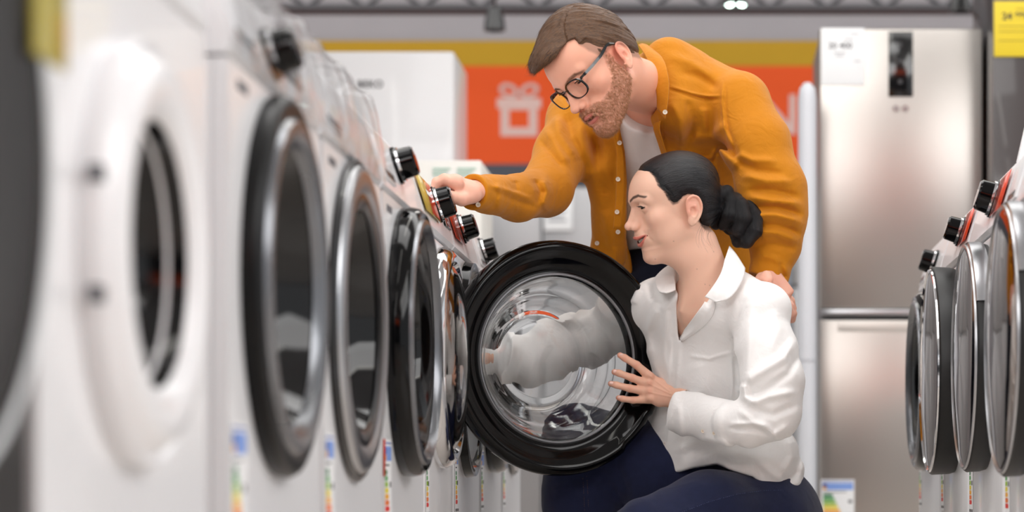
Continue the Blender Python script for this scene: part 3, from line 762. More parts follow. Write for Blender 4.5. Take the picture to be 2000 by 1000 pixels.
# ---------------------------------------------------------------- a head, in cm: x = person's right, y = forward, z = up
def lip_lines(o):
    if '_lips' in o: return o['_lips']
    o2 = dict(o); o2['pre'] = True; o2['warp'] = None
    def sy(x, z):
        ys = np.linspace(13, 4, 300); d = head_sdf(np.stack([0*ys+x, ys, 0*ys+z], 1), o2); i = np.argmax(d < 0); return ys[i]
    cx, cz = o.get('mw', 2.5), o.get('mcz', -5.1); uz = o.get('uz', -4.7); lz = o.get('lz', -5.95)
    def pt(x, z, k): return V3(x, sy(x, z) + k, z)
    e = o.get('lipout', .1)
    ul = [pt(cx, cz, -.05), pt(cx*.72, uz*.62 + cz*.38, -.02), pt(cx*.42, uz*.93 + cz*.07, e*.7), pt(.5, uz + .07, e), pt(0, uz - .05, e)]
    ll = [pt(cx, cz - .1, -.05), pt(cx*.75, lz*.58 + cz*.42, -.02), pt(cx*.45, lz*.9 + cz*.1, e*.8), pt(.5, lz, e), pt(0, lz, e)]
    mid = [pt(cx*.96, cz - .03, .05), pt(cx*.72, (ul[1][2] + ll[1][2])/2, .22), pt(cx*.4, (ul[2][2] + ll[2][2])/2, .3), pt(0, (ul[4][2] + ll[4][2])/2, .35)]
    o['_lips'] = (ul, ll, mid); return o['_lips']
def head_sdf(P_, o):
    """o: options. returns distance in cm"""
    x = P_.copy(); ax = np.abs(x[:, 0]); p = np.stack([ax, x[:, 1], x[:, 2]], 1)   # mirrored
    g = o.get
    if g('warp') is not None:
        wz, wy = g('warp'); p[:, 1] -= np.interp(p[:, 2], wz, wy)*sstep(1.0, 7.0, p[:, 1])*np.exp(-(p[:, 0]/4.2)**2)
    d = ellipsoid(p, (0, -.6, 4.0), (7.35, 9.1, 8.3))
    d = smin(d, ellipsoid(p, (0, 3.0, 4.6), (6.2, 6.0, 6.0)), 2.0)
    d = smin(d, ellipsoid(p, (0, 3.0, -1.6), (6.1, 5.3, 6.3)), 2.5)
    jw = g('jaw', 5.0)
    d = smin(d, capsule(p, (jw, 1.0, -4.6), (1.4, 7.2 + g('chiny', 0), -8.2 + g('chinz', 0)), 1.9, 1.6), 2.4)
    d = smin(d, ellipsoid(p, (0, 4.2, -5.6), (4.3, 4.4, 3.6)), 2.0)
    d = smin(d, ellipsoid(p, (0, 7.9 + g('chiny', 0), -8.5 + g('chinz', 0)), (1.7, 1.45, 1.4)), 1.6)
    ck = g('cheek', 0)
    d = smin(d, ellipsoid(p, (4.3, 5.5, -1.0 + ck*.5), (2.1, 2.2 + ck*.6, 1.9)), 1.8)
    if g('cheekfill'): d = smin(d, ellipsoid(p, (4.0, 4.4, -4.3), (1.9, 2.6, 2.7)), 2.2)
    d = smin(d, ellipsoid(p, (0, 7.0 + g('mouthy', 0), -4.7), (3.3, 2.85, 2.7)), 1.8)
    d = smin(d, capsule(p, (.8, 8.5, 3.1), (4.4, 6.9, 3.3), .95, .9), 1.2)
    # sockets
    d = smax(d, -ellipsoid(p, (3.1, 9.3, 1.75), (1.75, 1.5, 1.05)), 1.3)
    # lids around the eyeball
    eb = V3(3.15, 7.35, 1.9)
    lid = np.sqrt(((p-eb)**2).sum(1)) - 1.36
    d = smin(d, lid, .45)
    op = g('open', .42); sl = ellipsoid(p, eb + V3(.05, 1.2, -.05 + g('slit', 0)), (1.28, 1.2, op))
    d = smax(d, -sl, .12)
    d = smin(d, capsule(p, eb + V3(-1.25, .55, -.05), eb + V3(0, 1.22, op*1.0 + .08), .14, .17), .25)   # lash line lids
    d = smin(d, capsule(p, eb + V3(0, 1.22, op + .08), eb + V3(1.3, .45, .0), .17, .13), .25)
    # nose
    nz = g('nose', 0)
    d = smin(d, capsule(p, (0, 8.6, 2.6), (0, 10.45 + nz, -1.3), .72, .72), 1.1)
    d = smin(d, capsule(p, (0, 8.0, 2.0), (0, 8.9 + nz*.6, -1.5), .75, 1.35), 1.0)
    d = smin(d, ellipsoid(p, (0, 10.75 + nz, -1.85 + g('nosez', 0)), (.9, .95, .8)), .7)
    d = smin(d, ellipsoid(p, (1.15, 9.75 + nz*.7, -2.2 + g('nosez', 0)*.8), (.68, 1.0, .72)), .5)
    d = smax(d, -ellipsoid(p, (.6, 10.3 + nz*.8, -2.9 + g('nosez', 0)*.8), (.34, .65, .42)), .2)
    # alar crease
    d = d + bumpf(p, (1.95, 9.1, -2.2), (.25, .6, .7), .12)
    # philtrum and mouth
    sm = g('smile', 0); mo = g('mopen', 0)
    if g('pre'): return d
    ul, ll, mid = lip_lines(o)
    d = smin(d, chain(p, ul, [.12, .26, .32, .34, .3]), .3)
    d = smin(d, chain(p, ll, [.12, .3, .36, .4, .4]), .3)
    gp = (ul[4][2] - ll[4][2])/2 - .38; rr_ = [.05, gp*.75, gp*.97, gp]
    d = smax(d, -np.minimum(chain(p, mid, rr_), chain(p, [v - V3(0, .8, 0) for v in mid], [r*1.05 for r in rr_])), .1)
    d = d + bumpf(p, (0, 10.4, -3.6), (.28, .6, .5), .1)
    d = d + bumpf(p, (0, 10.0, -7.1 - mo*.3), (1.6, .8, .45), .16)
    if sm:
        for i in range(6):
            t = i/5; c = V3(2.2 + t*1.5, 9.2 - t*1.3, -2.6 - t*2.6); d = d + bumpf(p, c, (.35, .6, .5), .12*sm)
        d = d - bumpf(p, (4.1, 7.0, -1.7), (1.6, 1.6, 1.5), .3*sm)
        d = d + bumpf(p, ul[0] + V3(.3, .1, .1), (.3, .6, .5), .22*sm)
    # ears
    E0 = V3(7.25 + g('earx', 0), -1.2 + g('eary', 0), .1 + g('earz', 0)); Me = rotm('Z', -18) @ rotm('X', g('earrot', 6))
    q = (p - E0) @ Me; q = q/V3(g('earw', 1.), g('earl', 1.), g('earl', 1.))
    ear = ellipsoid(q, (.55, -.3, .35), (.55, 1.75, 2.75)); ear = smin(ear, ellipsoid(q, (.35, .35, -2.2), (.5, .95, 1.1)), .7)
    rim = 1e9
    pts = [V3(.5, 1.15, 1.2), V3(.75, .9, 2.4), V3(.95, -.2, 3.0), V3(1.05, -1.5, 2.5), V3(1.1, -2.05, 1.0), V3(.95, -1.85, -.5), V3(.75, -1.1, -1.7), V3(.55, -.1, -2.6)]
    pr = np.array([.2, .27, .3, .3, .3, .27, .3, .35]); pa = np.array(pts); n_ = len(pa); P_2, R_2 = [], []
    for i in range(n_-1):
        a0, a1, a2, a3 = pa[max(i-1, 0)], pa[i], pa[i+1], pa[min(i+2, n_-1)]
        for t in (0, .33, .67): P_2.append(.5*((2*a1) + (-a0+a2)*t + (2*a0-5*a1+4*a2-a3)*t*t + (-a0+3*a1-3*a2+a3)*t**3)); R_2.append(pr[i]*(1-t) + pr[i+1]*t)
    P_2.append(pa[-1]); R_2.append(pr[-1])
    ear = smin(ear, chain(q, P_2, R_2), .3)
    ear = smax(ear, -chain(q, [V3(1.1, .2, 2.0), V3(1.2, -1.0, 1.7), V3(1.25, -1.35, .5), V3(1.15, -1.2, -.6)], [.25, .33, .3, .2]), .3)
    ear = smax(ear, -ellipsoid(q, (1.5, .05, -.2), (1.0, .85, 1.15)), .3)
    ear = smin(ear, ellipsoid(q, (.65, .98, -.35), (.35, .3, .6)), .3)
    ear = smin(ear, chain(q, [V3(.75, .3, .95), V3(.95, -.7, .85), V3(.9, -.95, -.4), V3(.8, -.2, -1.5)], [.2, .24, .24, .3]), .3)
    d = smin(d, ear, .45)
    return d
def seg_d(p, a, b):
    a = np.asarray(a, float); b = np.asarray(b, float); ab = b-a; t = np.clip((p-a) @ ab/(ab @ ab), 0, 1); return np.sqrt((((p-a)-t[:, None]*ab)**2).sum(1))
def face_paint(q, o, c0, lip, brow, blush):
    """albedo: q in head cm"""
    g = o.get; p = q.copy(); p[:, 0] = np.abs(p[:, 0])
    if g('warp') is not None:
        wz, wy = g('warp'); p[:, 1] -= np.interp(p[:, 2], wz, wy)*sstep(1.0, 7.0, p[:, 1])*np.exp(-(p[:, 0]/4.2)**2)
    c = np.tile(c0, (len(q), 1)); 
    c = mixc(c, .16*np.exp(-(((p-V3(4.6, 6.2, -1.6))/V3(2.2, 2.5, 1.9))**2).sum(1)), blush)
    c = mixc(c, .22*np.exp(-(((p-V3(0, 10.9, -2.0))/V3(1.5, 1.5, 1.2))**2).sum(1)), blush)
    c = mixc(c, .4*sstep(7.2, 8.3, p[:, 0])*sstep(2.0, 0, np.abs(p[:, 2]-1)-2), blush)
    ul, ll, mid = lip_lines(o); dv = V3(0, .1, 0)
    dl = np.minimum(chain(p, [v + dv for v in ul], [.14, .28, .34, .36, .33]), chain(p, [v + dv for v in ll], [.14, .32, .38, .4, .4]))
    c = mixc(c, sstep(.09, -.05, dl), lip)
    inn = chain(p, [v - V3(0, .75, 0) for v in mid], [.2, .5, .6, .6]); c = mixc(c, sstep(.1, -.1, inn), LC(96, 34, 32))
    bz_ = g('browz', 0)
    pts = g('brow', [V3(1.0, 9.4, 2.95), V3(2.4, 9.2, 3.55), V3(3.7, 8.3, 3.75), V3(5.1, 6.9, 3.2)])
    db2 = np.minimum.reduce([seg_d(p[:, [0, 2]], pts[i][[0, 2]], pts[i+1][[0, 2]]) - g('browr', (.34, .36, .24))[i] for i in range(3)])
    c = mixc(c, g('browk', .9)*sstep(.12, -.1, db2)*(p[:, 1] > 4), brow)
    return c

def px_line(pts, D): return [np.array(P(a, b, D)) for a, b in pts]
def emboss(p, lines, k=1.0):
    """lines: (px points, D, width m, height m): raised (or sunk) soft folds on the side facing smaller Y; returns the height"""
    o = np.zeros(len(p)); XZ = p[:, [0, 2]]
    for pts, D, w, a in lines:
        W_ = np.array(px_line(pts, D))[:, [0, 2]]; n = len(W_)-1; lo = W_.min(0) - 2.6*w; hi = W_.max(0) + 2.6*w
        ix = np.nonzero((XZ[:, 0] > lo[0]) & (XZ[:, 0] < hi[0]) & (XZ[:, 1] > lo[1]) & (XZ[:, 1] < hi[1]) & (p[:, 1] < D + .26))[0]
        if not len(ix): continue
        xz = XZ[ix]; best = np.full(len(ix), 9.); tt = np.zeros(len(ix))
        for i in range(n):
            A = W_[i]; B = W_[i+1]; e = B-A; v = xz-A; t = np.clip(v @ e/(e @ e), 0, 1); dd = np.sqrt(((v - t[:, None]*e)**2).sum(1)); m = dd < best; best[m] = dd[m]; tt[m] = (i+t[m])/n
        fade = np.minimum(1, np.minimum(tt, 1-tt)*5 + .15)
        o[ix] += a*np.exp(-(best/w)**2)*fade*sstep(D + .26, D + .18, p[ix, 1])*k
    return o
def fold_noise(p, seed, sc=(7, 7, 7), amp=.003, warp=.05):
    w = np.stack([noise(p, 6, seed), noise(p, 6, seed+1), noise(p, 6, seed+2)], 1)*warp
    q = (p + w)*np.asarray(sc); n1 = noise(q, 1, seed+3); n2 = noise(q, 2.1, seed+4)
    return amp*(1 - np.abs(n1)*2.2 + n2*.4)
def finger(p, js, rs): return chain(p, js, rs, .004)
def sheet(name, rows, m, parent, th=.0022, sub=4, wob=0, seed=1):
    """rows: list of equally long lists of world points; a smooth thick cloth patch"""
    A = np.array([[list(q) for q in r] for r in rows], float)
    def cr(A, ax, k):
        A = np.moveaxis(A, ax, 0); n = len(A); out = []
        for i in range(n-1):
            p0, p1, p2, p3 = A[max(i-1, 0)], A[i], A[i+1], A[min(i+2, n-1)]
            for j in range(k):
                t = j/k; out.append(.5*((2*p1) + (-p0+p2)*t + (2*p0-5*p1+4*p2-p3)*t*t + (-p0+3*p1-3*p2+p3)*t**3))
        out.append(A[-1]); return np.moveaxis(np.array(out), 0, ax)
    A = cr(cr(A, 0, sub), 1, sub); nu, nv = A.shape[:2]; V = A.reshape(-1, 3)
    if wob: V = V + noise(V, 45, seed)[:, None]*wob
    Q = np.array([[i*nv+j, (i+1)*nv+j, (i+1)*nv+j+1, i*nv+j+1] for i in range(nu-1) for j in range(nv-1)])
    o = np_mesh(name, V - np.array(parent.location), Q, m, parent)
    md = o.modifiers.new('thickness', 'SOLIDIFY'); md.thickness = th; md.offset = 0
    return o

# ================================================================ shared people helpers
def poly2d(q, poly):
    poly = np.asarray(poly, float); n = len(poly); d = np.full(len(q), 1e9); ins = np.zeros(len(q), bool)
    for i in range(n):
        a, b = poly[i], poly[(i+1) % n]; e = b-a; w = q-a; t = np.clip(w @ e/(e @ e), 0, 1); v = w - t[:, None]*e; d = np.minimum(d, (v*v).sum(1))
        c = ((a[1] <= q[:, 1]) != (b[1] <= q[:, 1])) & ((e[0]*(q[:, 1]-a[1]) - e[1]*(q[:, 0]-a[0]))*(1 if e[1] > 0 else -1) < 0)
        ins ^= c
    d = np.sqrt(d); return np.where(ins, -d, d)
def skin_mat(name):
    m = mat(name, (230, 184, 160), .46, sss=.16, vcol='tone', bump=.12, bscale=900, bdist=.0006, spec=.4); return m
M_skin = skin_mat('skin')
def hair_mat(name, c0, c1, rough, sc=70, bumpd=.0016, spec=.6):
    m = bpy.data.materials.new(name); m.use_nodes = True; nt = m.node_tree; N = nt.nodes; L = nt.links; b = N['Principled BSDF']
    a = N.new('ShaderNodeAttribute'); a.attribute_name = 'flow'
    n = N.new('ShaderNodeTexNoise'); n.inputs['Scale'].default_value = sc; n.inputs['Detail'].default_value = 4; n.inputs['Roughness'].default_value = .65
    L.new(a.outputs['Vector'], n.inputs['Vector'])
    cr = N.new('ShaderNodeValToRGB'); cr.color_ramp.elements[0].position = .3; cr.color_ramp.elements[1].position = .75
    cr.color_ramp.elements[0].color = rgb(*c0); cr.color_ramp.elements[1].color = rgb(*c1)
    L.new(n.outputs['Fac'], cr.inputs[0]); L.new(cr.outputs[0], b.inputs['Base Color'])
    bp = N.new('ShaderNodeBump'); bp.inputs['Strength'].default_value = .7; bp.inputs['Distance'].default_value = bumpd
    L.new(n.outputs['Fac'], bp.inputs['Height']); L.new(bp.outputs[0], b.inputs['Normal'])
    b.inputs['Roughness'].default_value = rough; b.inputs['Specular IOR Level'].default_value = spec
    return m
def set_flow(o, arr):
    a = o.data.attributes.new('flow', 'FLOAT_VECTOR', 'POINT'); a.data.foreach_set('vector', np.asarray(arr, np.float32).ravel())
def fabric_mat(name, col, rough=.85, weave=1400, wb=.25, sheen=.2, trans=0, fold=0, fscale=14, var=.05):
    m = bpy.data.materials.new(name); m.use_nodes = True; nt = m.node_tree; N = nt.nodes; L = nt.links; b = N['Principled BSDF']
    b.inputs['Base Color'].default_value = rgb(*col); b.inputs['Roughness'].default_value = rough; b.inputs['Specular IOR Level'].default_value = .15
    b.inputs['Sheen Weight'].default_value = sheen; b.inputs['Sheen Roughness'].default_value = .5
    tc = N.new('ShaderNodeTexCoord')
    v = N.new('ShaderNodeTexNoise'); v.inputs['Scale'].default_value = 60; v.inputs['Detail'].default_value = 5; L.new(tc.outputs['Object'], v.inputs['Vector'])
    mr = N.new('ShaderNodeMapRange'); mr.inputs['To Min'].default_value = 1-var; mr.inputs['To Max'].default_value = 1+var; L.new(v.outputs['Fac'], mr.inputs['Value'])
    vm = N.new('ShaderNodeVectorMath'); vm.operation = 'SCALE'; vm.inputs[0].default_value = rgb(*col)[:3]; L.new(mr.outputs[0], vm.inputs['Scale']); L.new(vm.outputs[0], b.inputs['Base Color'])
    n = N.new('ShaderNodeTexNoise'); n.inputs['Scale'].default_value = weave; n.inputs['Detail'].default_value = 1; L.new(tc.outputs['Object'], n.inputs['Vector'])
    bp = N.new('ShaderNodeBump'); bp.inputs['Strength'].default_value = wb; bp.inputs['Distance'].default_value = .0005; L.new(n.outputs['Fac'], bp.inputs['Height'])
    if fold:
        n2 = N.new('ShaderNodeTexNoise'); n2.inputs['Scale'].default_value = fscale; n2.inputs['Detail'].default_value = 3; n2.inputs['Distortion'].default_value = 1.2; L.new(tc.outputs['Object'], n2.inputs['Vector'])
        b2 = N.new('ShaderNodeBump'); b2.inputs['Strength'].default_value = fold; b2.inputs['Distance'].default_value = .01; L.new(n2.outputs['Fac'], b2.inputs['Height']); L.new(bp.outputs[0], b2.inputs['Normal']); L.new(b2.outputs[0], b.inputs['Normal'])
    else: L.new(bp.outputs[0], b.inputs['Normal'])
    return m
M_eyew = mat('eye_white', (226, 218, 212), .12, coat=.8)
M_iris = mat('dark_iris', (58, 38, 26), .1, coat=1)
M_lash = mat('dark_lash', (24, 18, 17), .6)
M_teeth = mat('teeth', (238, 230, 216), .25, coat=.3)
M_button = mat('pearl_button', (226, 214, 196), .3, coat=.4)
M_thread = mat('thread', (120, 90, 50), .7)
def head_frame(fwd, up_hint):
    f = Vector(fwd).normalized(); u = Vector(up_hint); u = (u - f*u.dot(f)).normalized(); xx = f.cross(u)   # x = right, y = fwd, z = up
    return np.array([xx, f, u]).T      # columns
def eyes(parent, Hm, sc, o, look, ll=1.0):
    """Hm: 4x4 head cm -> world"""
    for sx in (-1, 1):
        c = Vector((3.15*sx, 7.35, 1.9))
        M = Hm @ Matrix.Translation(c) @ look
        prof = [(1.2*math.cos(a), 1.2*math.sin(a)) for a in np.linspace(.0, math.pi, 24)]
        e = MB().lathe([(h, r) for h, r in prof if r >= -1e-9], 32, M=M @ Matrix.Rotation(R(90), 4, 'Z')).build('eye', M_eyew, parent)
        MB().lathe([(1.205*math.cos(a), 1.205*math.sin(a)) for a in np.linspace(0, .66, 8)], 24, M=M @ Matrix.Rotation(R(90), 4, 'Z')).build('iris', M_iris, e)
        lp = [Hm @ (c + Vector((sx*x_, y_, z_))) for x_, y_, z_ in ((-1.15, .75, .05), (-.6, 1.2, o+.02), (0, 1.4, o+.13), (.7, 1.15, o+.02), (1.25, .7, -.02), (1.5, .5, .12))]
        lm_ = MB(); lm_.tube(lp, [sc*.05, sc*.1, sc*.13, sc*.14, sc*.12, sc*.04], 6)
        for i in range(15):
            t = i/14*4.4; k = min(int(t), 4); a_ = lp[k].lerp(lp[k+1], t-k); dn = (Hm.to_3x3() @ Vector((sx*(-.25 + .1*t)*.8, .8 - .1*t, .05))).normalized()*(.62*sc*ll)
            lm_.tube([a_, a_ + dn*.6 - Hm.to_3x3() @ Vector((0, 0, .1)), a_ + dn + Hm.to_3x3() @ Vector((0, 0, .12))], [sc*.045, sc*.03, sc*.01], 4)
        lm_.build('eyelashes', M_lash, parent)

def LM(H, par): return Matrix.Translation(-par.location) @ H
def vnorm(f, V, h=.0008):
    d = f(V); g = np.stack([f(V + np.eye(3)[i]*h) - d for i in range(3)], 1); return g/(np.sqrt((g*g).sum(1)) + 1e-9)[:, None]
def bristles(name, pos, dirs, bend, r, m, parent, n=3):
    """thin tapering hairs, one mesh"""
    N_ = len(pos); t = np.cross(dirs, np.random.default_rng(1).normal(size=(N_, 3))); t /= np.sqrt((t*t).sum(1))[:, None] + 1e-9; w = np.cross(dirs, t); w /= np.sqrt((w*w).sum(1))[:, None] + 1e-9
    rings = []
    for k, (s, rr_) in enumerate(((0, 1), (.5, .8), (1, .12))):
        c = pos + dirs*s + bend*s*s
        for j in range(n):
            a = 2*math.pi*j/n; rings.append(c + (t*math.cos(a) + w*math.sin(a))*(r*rr_)[:, None])
    V = np.stack(rings, 1).reshape(-1, 3); base = np.arange(N_)[:, None]*(3*n); Q = []
    for k in range(2):
        for j in range(n): Q.append(base + np.array([[k*n+j, k*n+(j+1) % n, (k+1)*n+(j+1) % n, (k+1)*n+j]]))
    Q = np.concatenate(Q); return np_mesh(name, V - np.array((parent.parent or parent).location), Q, m, parent)

# ================================================================ the woman
wo = None
HSW = .01*1.045; HRW = head_frame((-.939, -.19, -.276), (-.22, -.2, .943)); HOW = np.array(P(1323, 402, 5.20))
HMW = Matrix.Identity(4)
for i in range(3):
    for j in range(3): HMW[i][j] = HRW[i][j]*HSW
    HMW[i][3] = HOW[i]
def hc(px, py, D, H=None, RR=None, sc=None):   # world point in head cm
    return (np.array(P(px, py, D)) - HOW) @ HRW / HSW
OW = dict(cheekfill=1, browr=(.26, .28, .2), jaw=4.6, smile=.9, mopen=.75, open=.3, mw=3.25, nose=.75, nosez=.3, cheek=.0, chiny=.45, browz=-.05, chinz=-.6, mouthy=.6, mcz=-3.95, uz=-4.4, lz=-6.1, brow=[V3(1.1, 9.6, 3.65), V3(2.3, 8.5, 4.3), V3(3.6, 7.5, 4.55), V3(5.2, 6.0, 4.05)], earz=-1.15, eary=.1,
  warp=([-12, -9.6, -8.3, -7.25, -6.6, -5.9, -4.0, -3.6, -2.9, -2.5, -2.0, -1.3, 2.1, 3.4, 4.6, 6.3, 7.9, 9.5], [.1, .1, .1, .35, -.2, -.05, .3, .48, .45, .15, -.05, -.1, 0, .48, .58, .3, .2, .1]))
C_SKINW = LC(240, 194, 170)
Wn = dict(nt=np.array(P(1358, 480, 5.215)), nb=np.array(P(1392, 592, 5.25)))
def w_head(p):
    q = (p - HOW) @ HRW / HSW
    q = q.copy(); q[:, 2] = np.where(q[:, 2] > 4, 4 + (q[:, 2]-4)*1.14, q[:, 2])
    d = head_sdf(q, OW)*HSW
    n = slab(p, Wn['nt'], Wn['nb'], (-.75, -.66, 0), (.052, .052), (.062, .056))
    d = smin(d, n, .035)
    # sterno-mastoid and collar bones
    d = smin(d, capsule(p, P(1366, 500, 5.19), P(1332, 606, 5.215), .012, .003), .03)
    d = smin(d, capsule(p, P(1290, 486, 5.2), P(1340, 500, 5.2), .024, .034), .025)
    d = smin(d, capsule(p, P(1344, 620, 5.235), P(1420, 606, 5.20), .004, .009), .03)
    return d
def w_chest(p):
    d = slab(p, P(1384, 600, 5.275), P(1388, 690, 5.37), (.70, -.71, 0), (.10, .070), (.10, .066))
    d = smin(d, slab(p, P(1318, 598, 5.37), P(1462, 612, 5.175), (0, 0, 1), (.028, .034), (.028, .034)), .05)
    return d
woman = empty('person', P(1440, 930, 5.25) - Vector((0, 0, .36)), 0, 'person with black hair in a bun crouching in a loose white shirt and dark jeans', 'person')
WPAR = woman
def toW(par, V): return V - np.array(par.location)
HPOLY = [(9.6, 11.4), (8.0, 10.6), (6.3, 9.85), (4.9, 9.1), (4.25, 7.5), (4.2, 5.65), (3.3, 4.25), (2.75, 2.1), (2.2, 1.2), (1.3, 1.3), (0, 2.3), (-1.15, 2.5), (-2.6, 2.2), (-3.5, 1.0), (-3.6, -1.1), (-3.4, -3.2), (-3.3, -5.0), (-3.9, -6.2), (-6, -7.3), (-9, -7.5), (-14, -6.5), (-14, 16), (10, 16)]
def wtone(V):
    q = (V - HOW) @ HRW / HSW
    c = face_paint(q, OW, C_SKINW, LC(212, 122, 108), LC(44, 32, 30), LC(228, 128, 106))
    pl = poly2d(q[:, 1:], HPOLY); hn = noise(np.stack([np.arctan2(q[:, 2]-1, q[:, 1]+9.5)*60, q[:, 0]*1.0, 0*q[:, 0]], 1), 1, 5)
    c = mixc(c, .8*sstep(.45, -.15, pl + hn*.1)*(np.abs(q[:, 0]) < 7.5)*sstep(-7.5, -5.5, q[:, 2]), LC(38, 30, 30))
    for (px, py, D) in ((1315, 467, 5.1), (1394, 489, 5.15), (1278, 500, 5.1), (1386, 555, 5.15), (1377, 553, 5.15), (1361, 524, 5.15)):
        b = np.array(P(px, py, D)); d = np.sqrt(((V-b)[:, [0, 2]]**2).sum(1)); c = mixc(c, .4*sstep(.0019, .0006, d)*(V[:, 1] < 5.3), LC(90, 50, 40))
    return c
def w_upper(p): return smin(w_head(p), w_chest(p), .035)
Vh, Qh = isosurface(w_upper, P(1190, 290, 5.38) - Vector((0, .44, .0)) - Vector((0, 0, .62)), np.array(P(1560, 280, 5.2)) + V3(0, .3, 0), .0016)
body_parts = [(Vh, Qh, wtone(Vh))]
# ---- hair
bunC = np.array(P(1412, 408, 5.23))
def w_hairhead(p):
    q = (p - HOW) @ HRW / HSW; q = q.copy(); q[:, 2] = np.where(q[:, 2] > 4, 4 + (q[:, 2]-4)*1.10, q[:, 2]); q[:, 0] = np.abs(q[:, 0])
    h = ellipsoid(q, (0, -.7, 4.0), (7.75, 9.55, 8.3)); h = smin(h, ellipsoid(q, (0, 3.0, 4.5), (6.5, 6.05, 6.3)), 2.0)
    h = smin(h, ellipsoid(q, (0, -4.2, -.8), (5.6, 5.0, 5.5)), 2.5)
    pl = poly2d(q[:, 1:], HPOLY)
    jag = noise(np.stack([q[:, 0]*1.5, q[:, 1]*3, q[:, 2]*3], 1), 1, 9)*.12
    d = smax(h + .33*sstep(-1.5, 0, pl), pl + jag, .3)*HSW
    v = (p - bunC) @ HRW; az = np.arctan2(v[:, 2], v[:, 0]); 
    st = noise(np.stack([np.cos(az)*9, np.sin(az)*9, np.sqrt((v*v).sum(1))*3], 1), 1.0, 3)
    return d - st*.0011*sstep(.0, .03, np.sqrt((v*v).sum(1)))
def BP(px, py, dd=0): return np.array(P(px, py, 5.24 + dd))
ropes = [([BP(1398, 438), BP(1396, 405, -.03), BP(1404, 378, -.035), BP(1420, 374, -.03), BP(1430, 392, -.03), BP(1424, 420, -.035), BP(1412, 440, -.02)], [.013, .018, .016, .014, .015, .017, .012]),
         ([BP(1418, 386, .01), BP(1436, 390, -.02), BP(1447, 402, -.03), BP(1452, 425, -.035), BP(1442, 448, -.03), BP(1428, 446, -.01)], [.012, .016, .018, .019, .017, .012]),
         ([BP(1446, 400, .02), BP(1464, 405, -.005), BP(1475, 424, -.015), BP(1473, 450, -.02), BP(1458, 470, -.02), BP(1441, 472, -.01), BP(1433, 456, 0)], [.014, .016, .018, .019, .017, .013, .011]),
         ([BP(1410, 380, .04), BP(1450, 405, .055), BP(1466, 440, .045), BP(1440, 462, .04)], [.014, .02, .02, .014])]
def w_bun(p):
    d = 1e9
    for pts, rs in ropes:
        for i in range(len(pts)-1):
            a, b = pts[i], pts[i+1]; d = np.minimum(d, capsule(p, a, b, rs[i], rs[i+1])) if i == 0 and d is 1e9 else smin(d, capsule(p, a, b, rs[i], rs[i+1]), .004)
    return smin(d, ellipsoid(p, BP(1432, 425, .02), (.033, .03, .042)), .004)
def w_hair(p): return smin(w_hairhead(p), w_bun(p), .006)
Vq, Qq = isosurface(w_hair, P(1215, 490, 5.08), np.array(P(1500, 292, 5.2)) + V3(0, .16, 0), .0019)
def flow_head(V):
    v = (V - bunC) @ HRW; rr = np.sqrt((v*v).sum(1)); az = np.arctan2(v[:, 2], v[:, 0]); fl = np.stack([np.cos(az), np.sin(az), rr*1.2], 1)
    db = w_bun(V); dh = w_hairhead(V); isb = db < dh
    # bun: coordinates around the nearest rope
    best = np.full(len(V), 1e9); fb = np.zeros_like(fl)
    for k, (pts, rs) in enumerate(ropes):
        L0 = 0
        for i in range(len(pts)-1):
            a, b = pts[i], pts[i+1]; d = capsule(V, a, b, rs[i], rs[i+1]); ab = b-a; L = np.sqrt(ab @ ab); T = ab/L; U = np.cross(T, (0, 1, 0)); U /= np.sqrt(U @ U)+1e-9; W_ = np.cross(T, U)
            m = d < best; w = V-a; ang = np.arctan2(w @ W_, w @ U); t = np.clip(w @ T, 0, L)
            f_ = np.stack([.55*np.cos(ang) + k, .55*np.sin(ang), (L0+t)*1.5], 1); fb[m] = f_[m]; best[m] = d[m]; L0 += L
    fl[isb] = fb[isb]; return fl
M_hairw = hair_mat('black_hair', (7, 7, 9), (30, 29, 33), .32, 60, .0024, .35)
hairw = np_mesh('hair', toW(woman, Vq), Qq, M_hairw, woman); set_flow(hairw, flow_head(Vq))
# loose strands at the nape and flyaways
rr = random.Random(4); lm = MB()
def strand(mb, a, b, c, r0=.00028):
    a, b, c = Vector(a), Vector(b), Vector(c); pts = [a*(1-t)**2 + b*2*t*(1-t) + c*t*t for t in [i/8 for i in range(9)]]
    mb.tube([q - woman.location for q in pts], [r0*(1-.7*i/8) for i in range(9)], 4)
for i in range(13):
    x0 = 1368 + rr.uniform(0, 24); 
    strand(lm, P(x0, 440 + rr.uniform(-6, 14), 5.14), P(x0 - rr.uniform(4, 22), 466 + rr.uniform(-8, 8), 5.135), P(x0 + rr.uniform(-10, 14), 478 + rr.uniform(0, 18), 5.14), .0002)
for i in range(26):
    a = rr.uniform(-2.6, -.3); cx_, cy_ = 1330, 392; 
    q0 = P(cx_ + 82*math.cos(a), cy_ + 84*math.sin(a), 5.2); q1 = P(cx_ + 90*math.cos(a+.1), cy_ + 90*math.sin(a+.1), 5.2); q2 = P(cx_ + 86*math.cos(a+.22), cy_ + 88*math.sin(a+.22), 5.2); strand(lm, q0, q1, q2, .0002)
for i in range(14):
    q0 = P(1478, 440 + rr.uniform(-20, 20), 5.23); strand(lm, q0, P(1492, 450 + rr.uniform(-20, 10), 5.23), P(1482 + rr.uniform(-6, 8), 470 + rr.uniform(-10, 6), 5.23), .00025)
for i in range(10):
    strand(lm, P(1405 + rr.uniform(-3, 3), 385, 5.21), P(1410, 370, 5.21), P(1413 + rr.uniform(-3, 3), 358 + rr.uniform(-2, 8), 5.21), .0005)
